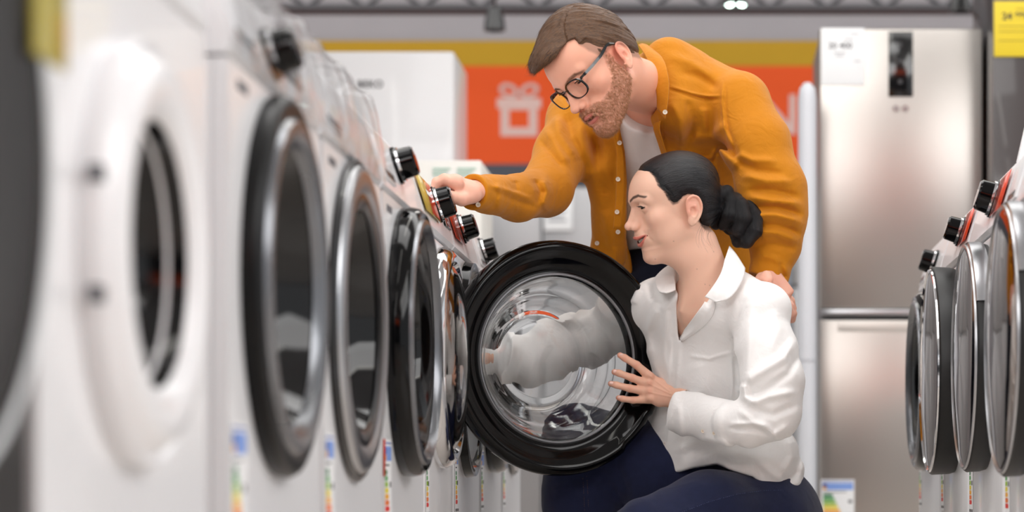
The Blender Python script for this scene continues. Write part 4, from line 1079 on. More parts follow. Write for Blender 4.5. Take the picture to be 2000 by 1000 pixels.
def w_side(y, z):
    xs = np.linspace(-9.5, 0, 220); q_ = np.stack([xs, 0*xs+y, 0*xs+z], 1); qq = q_.copy(); qq[:, 2] = np.where(qq[:, 2] > 4, 4 + (qq[:, 2]-4)*1.14, qq[:, 2])
    dd = head_sdf(qq, OW); i = np.argmax(dd < 0); return xs[i] if (dd < 0).any() else None
bl = V3(*((bunC - HOW) @ HRW / HSW))
for i in range(200):
    k = rr.randint(1, 6); t = rr.random(); (y0, z0), (y1, z1) = HPOLY[k], HPOLY[k+1]; y, z = y0+(y1-y0)*t, z0+(z1-z0)*t
    dv = np.array([bl[1]-y, bl[2]-z]); dv /= np.sqrt((dv**2).sum()); L_ = rr.uniform(.15, .5); pp = []
    for s_ in (-L_, .3, 1.3):
        yy, zz_ = y + dv[0]*s_, z + dv[1]*s_ + (.15 if s_ == .3 else 0) + rr.uniform(-.05, .05); xx = w_side(yy, zz_)
        if xx is None: break
        pp.append(HMW @ Vector((xx - .02 - (.28 if s_ > 1 else .12 if s_ > 0 else 0), yy, zz_)))
    if len(pp) == 3: strand(lm, pp[2], pp[1], pp[0], .00035)
pick = np.random.default_rng(8).choice(len(Vq), 3000); P0 = Vq[pick]; nn = vnorm(w_hair, P0); isb = w_bun(P0) < w_hairhead(P0)
tg = bunC - P0
for pts_, rs_ in ropes:
    for i in range(len(pts_)-1):
        dd_ = capsule(P0, pts_[i], pts_[i+1], rs_[i], rs_[i+1]); m_ = isb & (np.abs(dd_) < .003); tg[m_] = pts_[i+1] - pts_[i]
tg = tg - nn*(tg*nn).sum(1)[:, None]; tg /= np.sqrt((tg*tg).sum(1))[:, None] + 1e-9; ln = np.where(isb, .014, .024)*np.random.default_rng(9).uniform(.6, 1.3, len(P0))
bristles('hair_strands', P0 - nn*.0003, (tg + nn*.012 + np.random.default_rng(3).normal(0, .02, tg.shape))*ln[:, None], -nn*(ln*.14)[:, None], np.full(len(P0), .00018), mat('black_strand_gloss', (20, 19, 22), .3), hairw)
ls = lm.build('loose_strands', mat('black_strand', (16, 14, 15), .4), hairw)
eyes(woman, LM(HMW, woman), HSW, .3, Matrix.Rotation(R(-14), 4, 'X') @ Matrix.Rotation(R(8), 4, 'Z'))
# teeth
tv = MB(); md_ = lip_lines(OW)[2]
for i in range(-4, 5):
    x = i*.52 - (.0 if i else 0); ax_ = abs(x); xs_ = [v[0] for v in md_][::-1]
    y = np.interp(ax_, xs_, [v[1] for v in md_][::-1]) - .85; z = np.interp(ax_, xs_, [v[2] for v in md_][::-1])
    hh = .46 - .05*abs(i); wth = .27 if abs(i) < 2 else .25
    Mt = LM(HMW, woman) @ Matrix.Translation((x, y, z + .16 + .03*abs(i))) @ Matrix.Rotation(-x*.36, 4, 'Z')
    tv.box(-wth, wth, -.3, .22, -hh, hh, .12, 3, M=Mt)
tv.build('teeth', M_teeth, woman)
#--WEND

# ---- woman: hands
def w_hand(p):
    pal = slab(p, P(1290, 768, 5.352), P(1266, 757, 5.356), (.25, .05, 1), (.030, .0135), (.033, .011))
    d = pal
    d = smin(d, slab(p, P(1332, 778, 5.325), P(1296, 770, 5.35), (.25, .05, 1), (.025, .019), (.029, .0145)), .016)
    d = smin(d, capsule(p, P(1400, 806, 5.20), P(1334, 780, 5.325), .034, .024), .015)
    fs = [([P(1268, 735, 5.358), P(1243.5, 713, 5.350), P(1220, 699, 5.345), P(1211, 694, 5.347)], [.0112, .0088, .0078, .0068]),
          ([P(1265, 750, 5.356), P(1234.5, 738, 5.346), P(1210, 729, 5.343), P(1200, 726.5, 5.347)], [.0108, .0086, .0077, .0068]),
          ([P(1264, 765, 5.356), P(1230, 758.5, 5.346), P(1204, 752, 5.343), P(1193, 749.5, 5.347)], [.0106, .0086, .0076, .0067]),
          ([P(1266, 780, 5.358), P(1236, 781.5, 5.350), P(1216, 779, 5.347), P(1208, 777, 5.349)], [.0098, .0078, .0069, .006])]
    for js, rs in fs: d = smin(d, finger(p, js, rs), .006)
    # tendons and knuckles
    for (x, y) in ((1270, 733), (1268, 748), (1268, 764), (1270, 778)): d = smin(d, np.sqrt(((p-np.array(P(x, y, 5.347)))**2).sum(1)) - .0072, .008)
    for (a, b) in (((1270, 735), (1308, 765)), ((1268, 750), (1310, 770)), ((1268, 766), (1310, 776))): d = d - .0008*np.exp(-(seg_d(p[:, [0, 2]], np.array(P(*a, 5.345))[[0, 2]], np.array(P(*b, 5.345))[[0, 2]])/.0022)**2)
    # thumb behind the rim
    d = smin(d, finger(p, [P(1308, 748, 5.36), P(1286, 722, 5.40), P(1276, 704, 5.448), P(1268, 692, 5.458)], [.015, .0125, .0105, .009]), .012)
    return d
Vx, Qx = isosurface(w_hand, P(1178, 815, 5.30), np.array(P(1405, 675, 5.30)) + V3(0, .2, 0), .0012)
def handtone(V, pts, tips, nails):
    c = np.tile(C_SKINW*np.array([1., .95, .93]), (len(V), 1)); red = LC(228, 140, 118)
    for q in pts: c = mixc(c, .35*np.exp(-((V-np.array(q))**2).sum(1)/.006**2), red)
    for q in tips: c = mixc(c, .5*np.exp(-((V-np.array(q))**2).sum(1)/.011**2), red)
    for (q, ax) in nails:
        q = np.array(q); ax = np.array(ax, float); ax /= np.sqrt(ax @ ax); w = V-q; a = w @ ax; b = np.sqrt(np.maximum(((w[:, [0, 2]])**2).sum(1) - (w[:, [0, 2]] @ ax[[0, 2]])**2, 0))
        e = np.sqrt((a/.0058)**2 + (b/.0042)**2); c = mixc(c, .85*sstep(1.1, .8, e)*(w[:, 1] < .002), LC(246, 206, 196))
    return c
knp = [P(1243.5, 713, 5.342), P(1234.5, 738, 5.338), P(1230, 758.5, 5.338), P(1236, 781.5, 5.343), P(1220, 699, 5.338), P(1268, 748, 5.34), P(1268, 764, 5.34)]
tips = [P(1209, 693, 5.347), P(1197, 726, 5.347), P(1191, 749, 5.347), P(1206, 777, 5.349)]
nails = [(P(1215, 694, 5.339), (-.9, 0, .42)), (P(1202, 725.5, 5.338), (-.97, 0, .2)), (P(1195, 748.5, 5.338), (-.98, 0, .15)), (P(1211, 776, 5.341), (-.99, 0, .1))]
# sharpen nails as slightly raised plates
nm = MB()
for (q, ax), rr_ in zip(nails, (.0052, .0051, .005, .0045)):
    ax = Vector(ax).normalized(); up = ax.cross(Vector((0, -1, 0))).normalized(); n = 14; vs = []; 
    for j in range(5):
        for i in range(n):
            a = 2*math.pi*i/n; r = j/4; u_ = rr_*1.15*r*math.cos(a); v_ = rr_*.86*r*math.sin(a); dp = .0048 - .0048*math.sqrt(max(0, 1-(v_/.0062)**2)); vs.append(Vector(q) + ax*u_ + up*v_ + Vector((0, dp + (.0006 if j == 4 else 0) + .0002, 0)) - woman.location)
    fs = [(j*n+i, j*n+(i+1) % n, (j+1)*n+(i+1) % n, (j+1)*n+i) for j in range(4) for i in range(n)]; nm.raw(vs, fs)
nm.build('fingernails', mat('fingernail', (244, 200, 188), .22, coat=.5), woman)
body_parts.append((Vx, Qx, handtone(Vx, knp, tips, [])))
def w_rhand(p):
    d = slab(p, P(935, 703, 5.50), P(880, 700, 5.50), (0, 1, 0), (.026, .017), (.036, .014)); 
    for k, (dy, dz) in enumerate(((.03, .0), (.01, .004), (-.01, .003), (-.028, -.003))):
        a = np.array(P(884, 700, 5.50)) + V3(0, dy, dz); d = smin(d, finger(p, [a, a + V3(-.04, dy*.15, -.006), a + V3(-.062, dy*.2, -.022), a + V3(-.068, dy*.2, -.04)], [.0095, .0085, .0078, .007]), .006)
    a = np.array(P(920, 700, 5.47)); d = smin(d, finger(p, [a, a + V3(-.03, -.03, -.01), a + V3(-.055, -.035, -.025)], [.013, .011, .009]), .01)
    return smin(d, capsule(p, P(1010, 700, 5.53), P(930, 704, 5.50), .032, .025), .015)
Vy, Qy = isosurface(w_rhand, np.array(P(790, 790, 5.5)) - V3(0, .08, 0), np.array(P(1020, 640, 5.5)) + V3(0, .09, 0), .0025)
body_parts.append((Vy, Qy, handtone(Vy, [], [], [])))

# ---- woman: white shirt
M_shirtw = fabric_mat('white_linen', (250, 249, 248), .8, 900, .3, .25, fold=.22, fscale=22, var=.02)
LAT = V3(.70, -.71, 0)
VPOLY = [(1320, 500), (1318, 545), (1320, 570), (1321, 600), (1322.5, 645), (1326, 662), (1338, 646), (1356, 622), (1374, 596), (1388, 570), (1402, 530), (1414, 500), (1426, 470), (1430, 430), (1300, 430)]
vp = [tuple(np.array(P(a, b, 5.17))[[0, 2]]) for a, b in VPOLY]
WF = [  # folds seen on the shirt: px points, D, width, height
 ([(1325, 662), (1322, 700), (1318, 750), (1308, 810), (1298, 860), (1284, 925)], 5.17, .0085, .0032),
 ([(1309, 640), (1306, 700), (1300, 760)], 5.19, .006, .0035), ([(1335, 560), (1300, 600), (1296, 680), (1300, 740)], 5.2, .009, .005),
 ([(1285, 590), (1262, 640), (1262, 700)], 5.25, .012, .006), ([(1246, 560), (1232, 590)], 5.3, .01, .006), ([(1262, 545), (1275, 590)], 5.3, .008, -.004),
 ([(1345, 690), (1385, 697), (1432, 684)], 5.15, .004, .003), ([(1430, 684), (1432, 740), (1430, 780)], 5.14, .0035, .003), ([(1436, 690), (1440, 760)], 5.12, .006, -.004),
 ([(1455, 560), (1440, 640), (1446, 740)], 5.1, .012, -.005), ([(1470, 600), (1462, 690), (1452, 750)], 5.08, .012, .006),
 ([(1452, 752), (1480, 730), (1530, 700), (1555, 660)], 5.07, .011, .009), ([(1455, 772), (1490, 765), (1540, 730), (1562, 690)], 5.05, .008, -.007),
 ([(1450, 745), (1456, 775), (1475, 790)], 5.06, .009, .010), ([(1465, 790), (1500, 775), (1555, 765)], 5.05, .009, .008), ([(1470, 800), (1510, 810), (1558, 790)], 5.05, .008, -.007),
 ([(1480, 815), (1510, 850), (1545, 830)], 5.06, .009, .006), ([(1440, 800), (1480, 830), (1530, 860)], 5.08, .008, .005), ([(1500, 700), (1520, 640), (1510, 600)], 5.06, .014, .004),
 ([(1425, 836), (1470, 838), (1505, 848)], 5.08, .006, -.006), ([(1425, 829), (1470, 828), (1500, 834)], 5.08, .006, .005),
 ([(1340, 900), (1400, 880), (1460, 885), (1520, 900)], 5.17, .014, .007), ([(1330, 925), (1400, 905), (1470, 905)], 5.17, .012, -.006), ([(1300, 880), (1380, 860), (1440, 870)], 5.15, .012, .005),
 ([(1545, 850), (1552, 890), (1530, 930)], 5.2, .012, .009), ([(1570, 870), (1562, 920), (1520, 950)], 5.2, .01, -.007), ([(1575, 900), (1560, 950), (1520, 965)], 5.2, .01, .007), ([(1480, 900), (1530, 940), (1585, 950)], 5.2, .010, .006),
 ([(1250, 800), (1265, 860), (1290, 900)], 5.2, .014, .006), ([(1240, 830), (1262, 900)], 5.2, .009, -.004), ([(1320, 770), (1330, 850), (1325, 910)], 5.15, .01, .004), ([(1360, 700), (1375, 770)], 5.13, .02, .004),
]
def w_shirt(p):
    d = slab(p, P(1392, 590, 5.285), P(1392, 715, 5.385), LAT, (.155, .092), (.170, .108))
    d = smin(d, slab(p, P(1392, 715, 5.385), P(1394, 850, 5.465), LAT, (.170, .108), (.180, .128)), .03)
    d = smin(d, slab(p, P(1394, 850, 5.465), P(1430, 935, 5.44), LAT, (.180, .128), (.190, .150)), .03)
    d = smin(d, slab(p, P(1286, 592, 5.41), P(1490, 605, 5.17), (0, 0, 1), (.054, .064), (.062, .066)), .05)
    # hem cut
    hem = np.interp(p[:, 0], [P(1260, 0, 5.2).x, P(1300, 0, 5.2).x, P(1400, 0, 5.2).x, P(1470, 0, 5.2).x, P(1530, 0, 5.2).x, P(1590, 0, 5.2).x],
                    [P(0, 940, 5.2).z, P(0, 925, 5.2).z, P(0, 912, 5.2).z, P(0, 930, 5.2).z, P(0, 972, 5.2).z, P(0, 982, 5.2).z])
    d = smax(d, hem - p[:, 2], .008)
    v = poly2d(p[:, [0, 2]], vp); d = smax(d, -np.maximum(v, (p[:, 1] - 5.33)*.8), .006)
    # stand: room for the neck
    d = smax(d, -slab(p, P(1350, 440, 5.2), P(1392, 585, 5.25), (-.75, -.66, 0), (.066, .064), (.07, .066)), .01)
    # near sleeve
    s = chain(p, [P(1478, 612, 5.18), P(1496, 690, 5.14), P(1512, 745, 5.11), P(1512, 800, 5.10)], [.066, .066, .062, .054], .03)
    s = smin(s, chain(p, [P(1512, 808, 5.10), P(1470, 822, 5.115), P(1428, 824, 5.135)], [.056, .052, .043], .02), .03)
    c = slab(p, P(1432, 824, 5.135), P(1300, 798, 5.325), (.2, 0, 1), (.047, .036), (.05, .036))
    ax = (np.array(P(1330, 802, 5.285)) - np.array(P(1432, 824, 5.135))); L = np.sqrt(ax @ ax); ax /= L
    t = (p - np.array(P(1432, 824, 5.135))) @ ax
    c = smax(c, t - L, .003)
    c = smax(c, -smax(slab(p, P(1380, 810, 5.213), P(1290, 796, 5.34), (.2, 0, 1), (.037, .026), (.041, .027)), L*.6 - t, .004), .002)
    c = smax(c, -.004 - t, .004)
    s = smin(s, c, .006)
    d = smin(d, s, .012)
    # far sleeve reaching into the machine
    r = chain(p, [P(1285, 600, 5.42), P(1200, 640, 5.51), P(1120, 672, 5.56)], [.06, .062, .058], .03)
    r = smin(r, chain(p, [P(1120, 672, 5.56), P(1030, 700, 5.545), P(975, 708, 5.525)], [.06, .056, .045], .02), .03)
    r = smin(r, slab(p, P(985, 708, 5.525), P(925, 707, 5.505), (0, 0, 1), (.044, .042), (.04, .038)), .01)
    rf = fold_noise(p, 21, (15, 12, 9), .012, .06)*sstep(P(1230, 0, 5.5).x, P(1180, 0, 5.5).x, p[:, 0])
    d = smin(d, r - rf, .03)
    v2 = np.exp(-((p[:, 1]-5.2)/.3)**2)
    return d - emboss(p, WF)*1.2 - fold_noise(p, 5, (7, 7, 5), .0016, .08)*v2
Vs, Qs = isosurface(w_shirt, np.array(P(900, 985, 5.2)) + V3(-.03, -.24, -.01), np.array(P(1600, 480, 5.2)) + V3(.03, .56, .03), .0030)
shirtw = np_mesh('shirt', toW(woman, Vs), Qs, M_shirtw, woman)
def rowsP(R_): return [[P(*q) for q in r] for r in R_]
sheet('collar', rowsP([[(1424, 481, 5.215), (1417, 503, 5.165), (1407, 536, 5.140), (1391, 562, 5.128), (1377, 580, 5.130)],
                       [(1437, 496, 5.200), (1433, 518, 5.150), (1424, 548, 5.124), (1407, 572, 5.115), (1390, 586, 5.122)],
                       [(1455, 524, 5.190), (1452, 542, 5.148), (1440, 566, 5.124), (1422, 584, 5.112), (1398, 590, 5.116)]]), M_shirtw, woman, .003, 5, .0006)
sheet('collar', rowsP([[(1310, 524, 5.30), (1316, 536, 5.262), (1319, 552, 5.232), (1320, 566, 5.215)],
                       [(1294, 532, 5.31), (1299, 546, 5.262), (1304, 560, 5.228), (1310, 570, 5.21)],
                       [(1282, 545, 5.32), (1280, 556, 5.268), (1288, 570, 5.225), (1300, 572, 5.205)]]), M_shirtw, woman, .003, 5, .0006)
def button(px, py, D, par, r=.0052, m=None, nrm=(0, -1, 0)):
    n = Vector(nrm).normalized(); M = frameM(P(px, py, D) - par.location, n, n.orthogonal())
    b = MB().lathe([(-.002, 0), (-.002, r*.9), (0, r), (.0016, r*.95), (.001, r*.6), (.0012, 0)], 20, M=M).build('button', m or M_button, par)
    q = MB()
    for a in (45, 135, 225, 315): q.lathe([(.0013, 0), (.0013, r*.13)], 6, M=M @ Matrix.Translation((0, r*.28*math.cos(R(a)), r*.28*math.sin(R(a)))))
    q.build('thread_holes', M_thread, b, smooth=False); return b
def on_surf(f, px, py, D0, D1=5.9):
    Ds = np.linspace(D0, D1, 500); pts = np.array([P(px, py, d) for d in Ds]); dd = f(pts); i = int(np.argmax(dd < 0)); return float(Ds[i]) if (dd < 0).any() else None
def LP_(x, y, k, x2=None): return P(x, y, on_surf(w_shirt, x2 or x, y, 4.95) - k)
sheet('lapel', [[LP_(1389, 566, .012, 1396), LP_(1372, 596, .012, 1380), LP_(1350, 626, .012, 1358), LP_(1327, 658, .006, 1332)],
                [LP_(1394, 582, .006, 1400), LP_(1382, 608, .011, 1386), LP_(1362, 636, .010, 1366), LP_(1329, 663, .006, 1333)],
                [LP_(1396, 600, .003), LP_(1388, 622, .004), LP_(1366, 644, .004), LP_(1331, 667, .003)]], M_shirtw, woman, .002, 5, .0004)
for (a, b) in ((1373, 842), (1395, 846)): button(a, b, on_surf(w_shirt, a, b, 4.9) - .001, woman, .0046)
for (a, b) in ((1299, 866), (1280, 929), (1336, 655)):
    D_ = on_surf(w_shirt, a, b, 4.9); D_ and button(a, b, D_ - .001, woman, .0046, mat('white_button', (232, 228, 222), .3, coat=.4))

# ---- woman: jeans and shoes
M_denim = fabric_mat('dark_denim', (33, 39, 68), .85, 2600, .5, .15, fold=.15, fscale=16, var=.22)
JF = [([(1300, 1010), (1370, 985), (1450, 963), (1525, 955)], 5.15, .0035, .0022), ([(1300, 960), (1380, 938), (1460, 936)], 5.1, .02, .003),
      ([(1140, 960), (1160, 940), (1200, 938)], 5.3, .01, .004), ([(1070, 960), (1110, 948), (1160, 965)], 5.35, .012, .005), ([(1190, 880), (1220, 960), (1215, 1000)], 5.3, .012, -.005), ([(1130, 935), (1140, 1000)], 5.35, .006, .003)]
def w_jeans(p):
    d = ellipsoid(p, P(1478, 1010, 5.42), (.155, .15, .13))
    d = smin(d, chain(p, [P(1480, 1030, 5.35), P(1385, 1017, 5.27), P(1262, 1040, 5.17)], [.125, .108, .078], .03), .04)
    d = smin(d, chain(p, [P(1445, 985, 5.47), P(1290, 925, 5.50), P(1125, 856, 5.50)], [.125, .118, .080], .03), .04)
    d = smin(d, chain(p, [P(1262, 1045, 5.17), P(1380, 1110, 5.20), P(1500, 1180, 5.24)], [.078, .062, .045], .02), .015)
    d = smin(d, chain(p, [P(1128, 862, 5.50), P(1140, 980, 5.50), P(1150, 1190, 5.50)], [.080, .096, .052], .02), .015)
    return d - emboss(p, JF) - fold_noise(p, 31, (9, 9, 9), .0022, .07)
Vj, Qj = isosurface(w_jeans, np.array(P(1030, 1225, 5.2)) + V3(-.03, -.2, 0), np.array(P(1640, 760, 5.2)) + V3(.05, .46, 0), .006)
np_mesh('jeans', toW(woman, Vj), Qj, M_denim, woman)
def stitches(pts, f, par, m, dash=.0026, r=.00045):
    q = MB(); P0_ = []
    for i in range(len(pts)-1):
        n_ = max(2, int(math.hypot(pts[i+1][0]-pts[i][0], pts[i+1][1]-pts[i][1])/1.9))
        for k in range(n_): t = k/n_; P0_.append((pts[i][0]*(1-t)+pts[i+1][0]*t, pts[i][1]*(1-t)+pts[i+1][1]*t))
    Dm = np.linspace(4.95, 5.7, 260)
    for (x, y), (x2, y2) in zip(P0_[:-1:2], P0_[1::2]):
        pp = []
        for a, b in ((x, y), (x2, y2)):
            g = f(np.array([P(a, b, d_) for d_ in Dm])); k = int(np.argmax(g < 0)); pp.append(P(a, b, float(Dm[k]) - .001) - par.location)
        q.tube(pp, r, 4)
    return tag(q.build('seam_stitching', m, bpy.data.objects['jeans'] if 'jeans' in bpy.data.objects else par), kind='stuff')
M_st = mat('pale_blue_thread', (96, 108, 150), .7); M_so = mat('ochre_thread', (128, 92, 52), .7)
stitches([(1300, 1012), (1340, 997), (1385, 980), (1440, 965), (1490, 958), (1535, 957)], w_jeans, woman, M_st)
stitches([(1138, 930), (1140, 960), (1142, 1000)], w_jeans, woman, M_so); stitches([(1146, 930), (1148, 960), (1150, 1000)], w_jeans, woman, M_so)
def shoe_sdf(p, heel, toe):
    heel = np.array(heel); toe = np.array(toe); ax = toe-heel; L = np.sqrt(ax @ ax); ax /= L; sd = np.cross(ax, (0, 0, 1)); sd /= np.sqrt(sd @ sd)
    d = slab(p, heel + V3(0, 0, .045), heel + ax*L*.45 + V3(0, 0, .04), sd, (.034, .044), (.044, .036)); d = smin(d, slab(p, heel + ax*L*.45 + V3(0, 0, .04), toe - ax*.04 + V3(0, 0, .028), sd, (.044, .036), (.038, .024)), .02)
    d = smin(d, capsule(p, heel + V3(0, 0, .04), heel + V3(0, 0, .1), .04, .042), .02)
    return smax(d, heel[2] - p[:, 2], .004)
def shoes(par, specs, m, msole):
    for heel, toe in specs:
        hh = np.array(heel); tt = np.array(toe); lo = np.minimum(hh, tt) - .08; hi = np.maximum(hh, tt) + V3(.08, .08, .16); lo[2] = min(hh[2], tt[2]) - .01
        V, Q = isosurface(lambda p: shoe_sdf(p, heel, toe), lo, hi, .005); s = np_mesh('shoe', V - np.array(par.location), Q, m, par)
        V, Q = isosurface(lambda p: smax(shoe_sdf(p, heel, toe) - .004, p[:, 2] - hh[2] - .018, .003), lo - .005, hi, .005); np_mesh('sole', V - np.array(par.location), Q, msole, s)
M_shoe = mat('white_leather', (226, 224, 220), .5); M_sole = mat('rubber_sole', (200, 198, 194), .7)
def G(px, D, z=.004): v = P(px, 930, D); return (v.x, v.y, z)
shoes(woman, [(G(1512, 5.26), G(1400, 5.24)), (G(1162, 5.50), G(1000, 5.48))], M_shoe, M_sole)

# ================================================================ the man
DM_ = 5.14; HSM = 9.6*DM_/F  # metres per head cm
HRM = head_frame((-.4914, -.5325, -.6892), (-.6824, -.2562, .6846)); HOM = np.array(P(1168.5, 136, DM_))
HMM = Matrix.Identity(4)
for i in range(3):
    for j in range(3): HMM[i][j] = HRM[i][j]*HSM
    HMM[i][3] = HOM[i]
OM = dict(jaw=5.3, smile=0, mopen=.6, open=.22, slit=-.2, mw=2.55, nose=.55, nosez=.1, cheek=0, chiny=.5, chinz=-.4, mouthy=.35, mcz=-5.2, uz=-4.75, lz=-6.05, earrot=14, earz=-1.1, eary=.1, earw=.75, earl=.92, lipout=.12,
  brow=[V3(1.2, 9.6, 2.9), V3(2.6, 9.2, 3.35), V3(4.0, 8.3, 3.35), V3(5.2, 6.9, 2.8)], browk=.6,
  warp=([-12, -9.6, -8, -7, -6, -4, -2.4, -1, 2, 3.5, 5, 8], [.2, .25, .3, .2, .1, .1, .0, .0, 0, .15, .2, .1]))
man = empty('person', (P(1400, 930, 5.6).x, 5.6, 0), 0, 'person with short brown hair, beard and glasses leaning over in an open mustard shirt', 'person')
C_SKINM = LC(234, 172, 146)
BEARD = [(.9, 2.5), (2.1, 2.3), (2.3, 1.0), (3.0, -.9), (4.6, -2.6), (6.2, -3.9), (7.9, -4.1), (8.9, -3.2), (12.5, -2.9), (12.5, -11.8), (8.5, -11.4), (5.2, -9.6), (3.4, -7.9), (1.2, -5.6), (.4, -2.6), (.6, 0)]
def beard_w(q):
    b = poly2d(q[:, 1:], BEARD); ul, ll, mid = lip_lines(OM); p = q.copy(); p[:, 0] = np.abs(p[:, 0])
    lips = np.minimum(chain(p, ul, [.2, .38, .5, .5, .5]), chain(p, ll, [.25, .45, .65, .7, .7]))
    nz_ = noise(q, 1.6, 77)*.25
    w = sstep(.35, -.35, b + nz_)*sstep(.0, .25, lips)*(1 - .75*np.exp(-(((p - V3(.9, 9.8, -7.1))/V3(.9, 1.2, .45))**2).sum(1)))
    return w
def m_head(p):
    q = (p - HOM) @ HRM / HSM
    d = head_sdf(q, OM)
    d = smin(d, ellipsoid(q, (0, -4.8, -.2), (5.5, 5.1, 5.6)), 2.5)
    d = d - .28*beard_w(q)*(1 + .5*noise(q, 3.2, 8))
    n = slab(q, V3(0, -1.6, -3.5), V3(*((np.array(P(1278, 176, 5.38)) - HOM) @ HRM / HSM)), (1, 0, 0), (5.7, 5.6), (5.5, 5.5))
    d = smin(d, n, 2.2)
    return d*HSM
def m_chest(p):
    d = slab(p, P(1290, 195, 5.43), P(1320, 330, 5.58), (.88, -.46, .07), (.13, .07), (.14, .085))
    return smin(d, slab(p, P(1200, 240, 5.53), P(1390, 222, 5.42), (0, 0, 1), (.028, .03), (.03, .03)), .05)
def m_upper(p): return smin(m_head(p), m_chest(p), .03)
Vm, Qm = isosurface(m_upper, np.array(P(1030, 370, 5.3)) + V3(-.02, -.3, -.02), np.array(P(1470, 0, 5.2)) + V3(.02, .42, .06), .0017)
MHPOLY = [(13, 12), (11.3, 9.1), (10.3, 8.6), (8.3, 8.4), (6.6, 8.9), (4.5, 8.9), (3.5, 8.4), (4.05, 7.0), (3.8, 4.8), (3.0, 3.2), (2.5, 2.4), (1.4, 2.0), (.4, 2.0), (-1.0, 1.9), (-2.4, 1.4), (-3.4, -.6), (-3.6, -2.4), (-5.9, -3.9), (-8, -5), (-14, -5), (-14, 18), (13, 18)]
def mtone(V):
    q = (V - HOM) @ HRM / HSM
    c = face_paint(q, OM, C_SKINM, LC(206, 122, 110), LC(112, 78, 56), LC(222, 122, 100))
    b = beard_w(q); hn = noise(q*V3(1, 1, 1), 9, 4)
    c = mixc(c, np.clip(b*(.45 + .25*hn), 0, 1), LC(150, 100, 70))
    pl = poly2d(q[:, 1:], MHPOLY)
    c = mixc(c, .6*sstep(.5, -.3, pl)*(q[:, 2] > -6), LC(110, 84, 66))
    c = mixc(c, .35*np.exp(-((q - V3(-7.6, -.6, 1.0))**2).sum(1)/6), LC(222, 110, 92))
    return c
mbody = [(Vm, Qm, mtone(Vm))]
# hair
def m_flow(q):
    side = sstep(.3, -.3, q[:, 0] + 4.9 - .25*(3.9 - q[:, 1])) + sstep(5.6, 6.6, q[:, 0])
    top = np.stack([q[:, 0]*.70 - .62*q[:, 1], (q[:, 1]*.7 + q[:, 0]*.6)*.07, q[:, 2]*.2], 1)
    a1 = V3(0, -.62, -.78); b1 = V3(0, .78, -.62)
    sd = np.stack([(q @ b1)*.9 + 40, (q @ a1)*.07, q[:, 0]*.25], 1)
    return np.where((side > .5)[:, None], sd, top), side
def m_hair(p):
    q = (p - HOM) @ HRM / HSM; x = q.copy(); ax = x.copy(); ax[:, 0] = np.abs(ax[:, 0])
    sh = ellipsoid(ax, (0, -1.3, 4.0), (7.65, 10.2, 8.8)); sh = smin(sh, ellipsoid(ax, (0, 2.6, 4.6), (6.6, 6.2, 6.2)), 2)
    sh = smin(sh, ellipsoid(ax, (0, -4.8, -.2), (6.0, 5.7, 5.6)), 2.0)
    tp = ellipsoid(x, (.3, -.4, 7.2), (6.7, 9.2, 7.0)); tp = smin(tp, ellipsoid(x, (.6, 7.2, 9.4), (4.6, 3.7, 2.5)), 2.4)
    d = smin(sh, tp, 1.6)
    pl = poly2d(x[:, 1:], MHPOLY)
    fl, side = m_flow(x)
    st = noise(fl*V3(2.2, 2.2, 2.2), 1, 12)*.17 + noise(fl*V3(5, 5, 5), 1, 13)*.08; st = st*sstep(-.1, -1.2, pl)
    d = d - st - .0*side
    # parting groove
    gp_ = np.abs(x[:, 0] + 4.9 - .25*(3.9 - x[:, 1])); d = d + .28*np.exp(-(gp_/.28)**2)*(x[:, 2] > 7.5)*sstep(-7.5, -3, x[:, 1])
    d = smax(d + .3*sstep(-2.6, 0, pl)*(x[:, 2] < 7), pl + noise(x, 2.2, 6)*.1, .35)
    return d*HSM
Vk, Qk = isosurface(m_hair, np.array(P(1040, 170, 5.14)) + V3(-.03, -.17, -.02), np.array(P(1262, -6, 5.14)) + V3(.04, .2, .03), .0021)
M_hairm = hair_mat('brown_hair', (34, 20, 12), (128, 88, 54), .42, 16, .003, .5)
hairm = np_mesh('hair', Vk - np.array(man.location), Qk, M_hairm, man)
qk = (Vk - HOM) @ HRM / HSM; set_flow(hairm, m_flow(qk)[0])
M_brist = mat('beard_hair', (176, 126, 84), .5, var=.25, vscale=300)
rg = np.random.default_rng(5)
qv = (Vm - HOM) @ HRM / HSM; bw_ = beard_w(qv); idx = np.where((bw_ > .45) & (qv[:, 0] < 4.5) & (qv[:, 2] < 2))[0]
pick = rg.choice(idx, 9000, replace=True); pick = pick[rg.random(len(pick)) < bw_[pick]]
ps_ = Vm[pick] + rg.normal(0, .0008, (len(pick), 3)); nn = vnorm(m_head, ps_)
ps_ = ps_ - nn*(m_head(ps_) + .0006)[:, None]
qd = qv[pick]; dn = np.stack([0*qd[:, 0], .25 + 0*qd[:, 0], -1 + 0*qd[:, 0]], 1); ms = (qd[:, 1] > 8) & (qd[:, 2] > -4.9); dn[ms] = np.stack([np.sign(qd[ms, 0])*.7, 0*qd[ms, 0], -.7 + 0*qd[ms, 0]], 1)
dw = dn @ HRM.T; dw = dw - nn*(dw*nn).sum(1)[:, None]; dw /= np.sqrt((dw*dw).sum(1))[:, None] + 1e-9
dirs = (dw*.8 + nn*.42 + rg.normal(0, .22, dw.shape)); L_ = rg.uniform(.0045, .0085, len(dirs))[:, None]
bristles('beard', ps_, dirs*L_, dw*.001, rg.uniform(.00012, .0002, len(dirs)), M_brist, man)
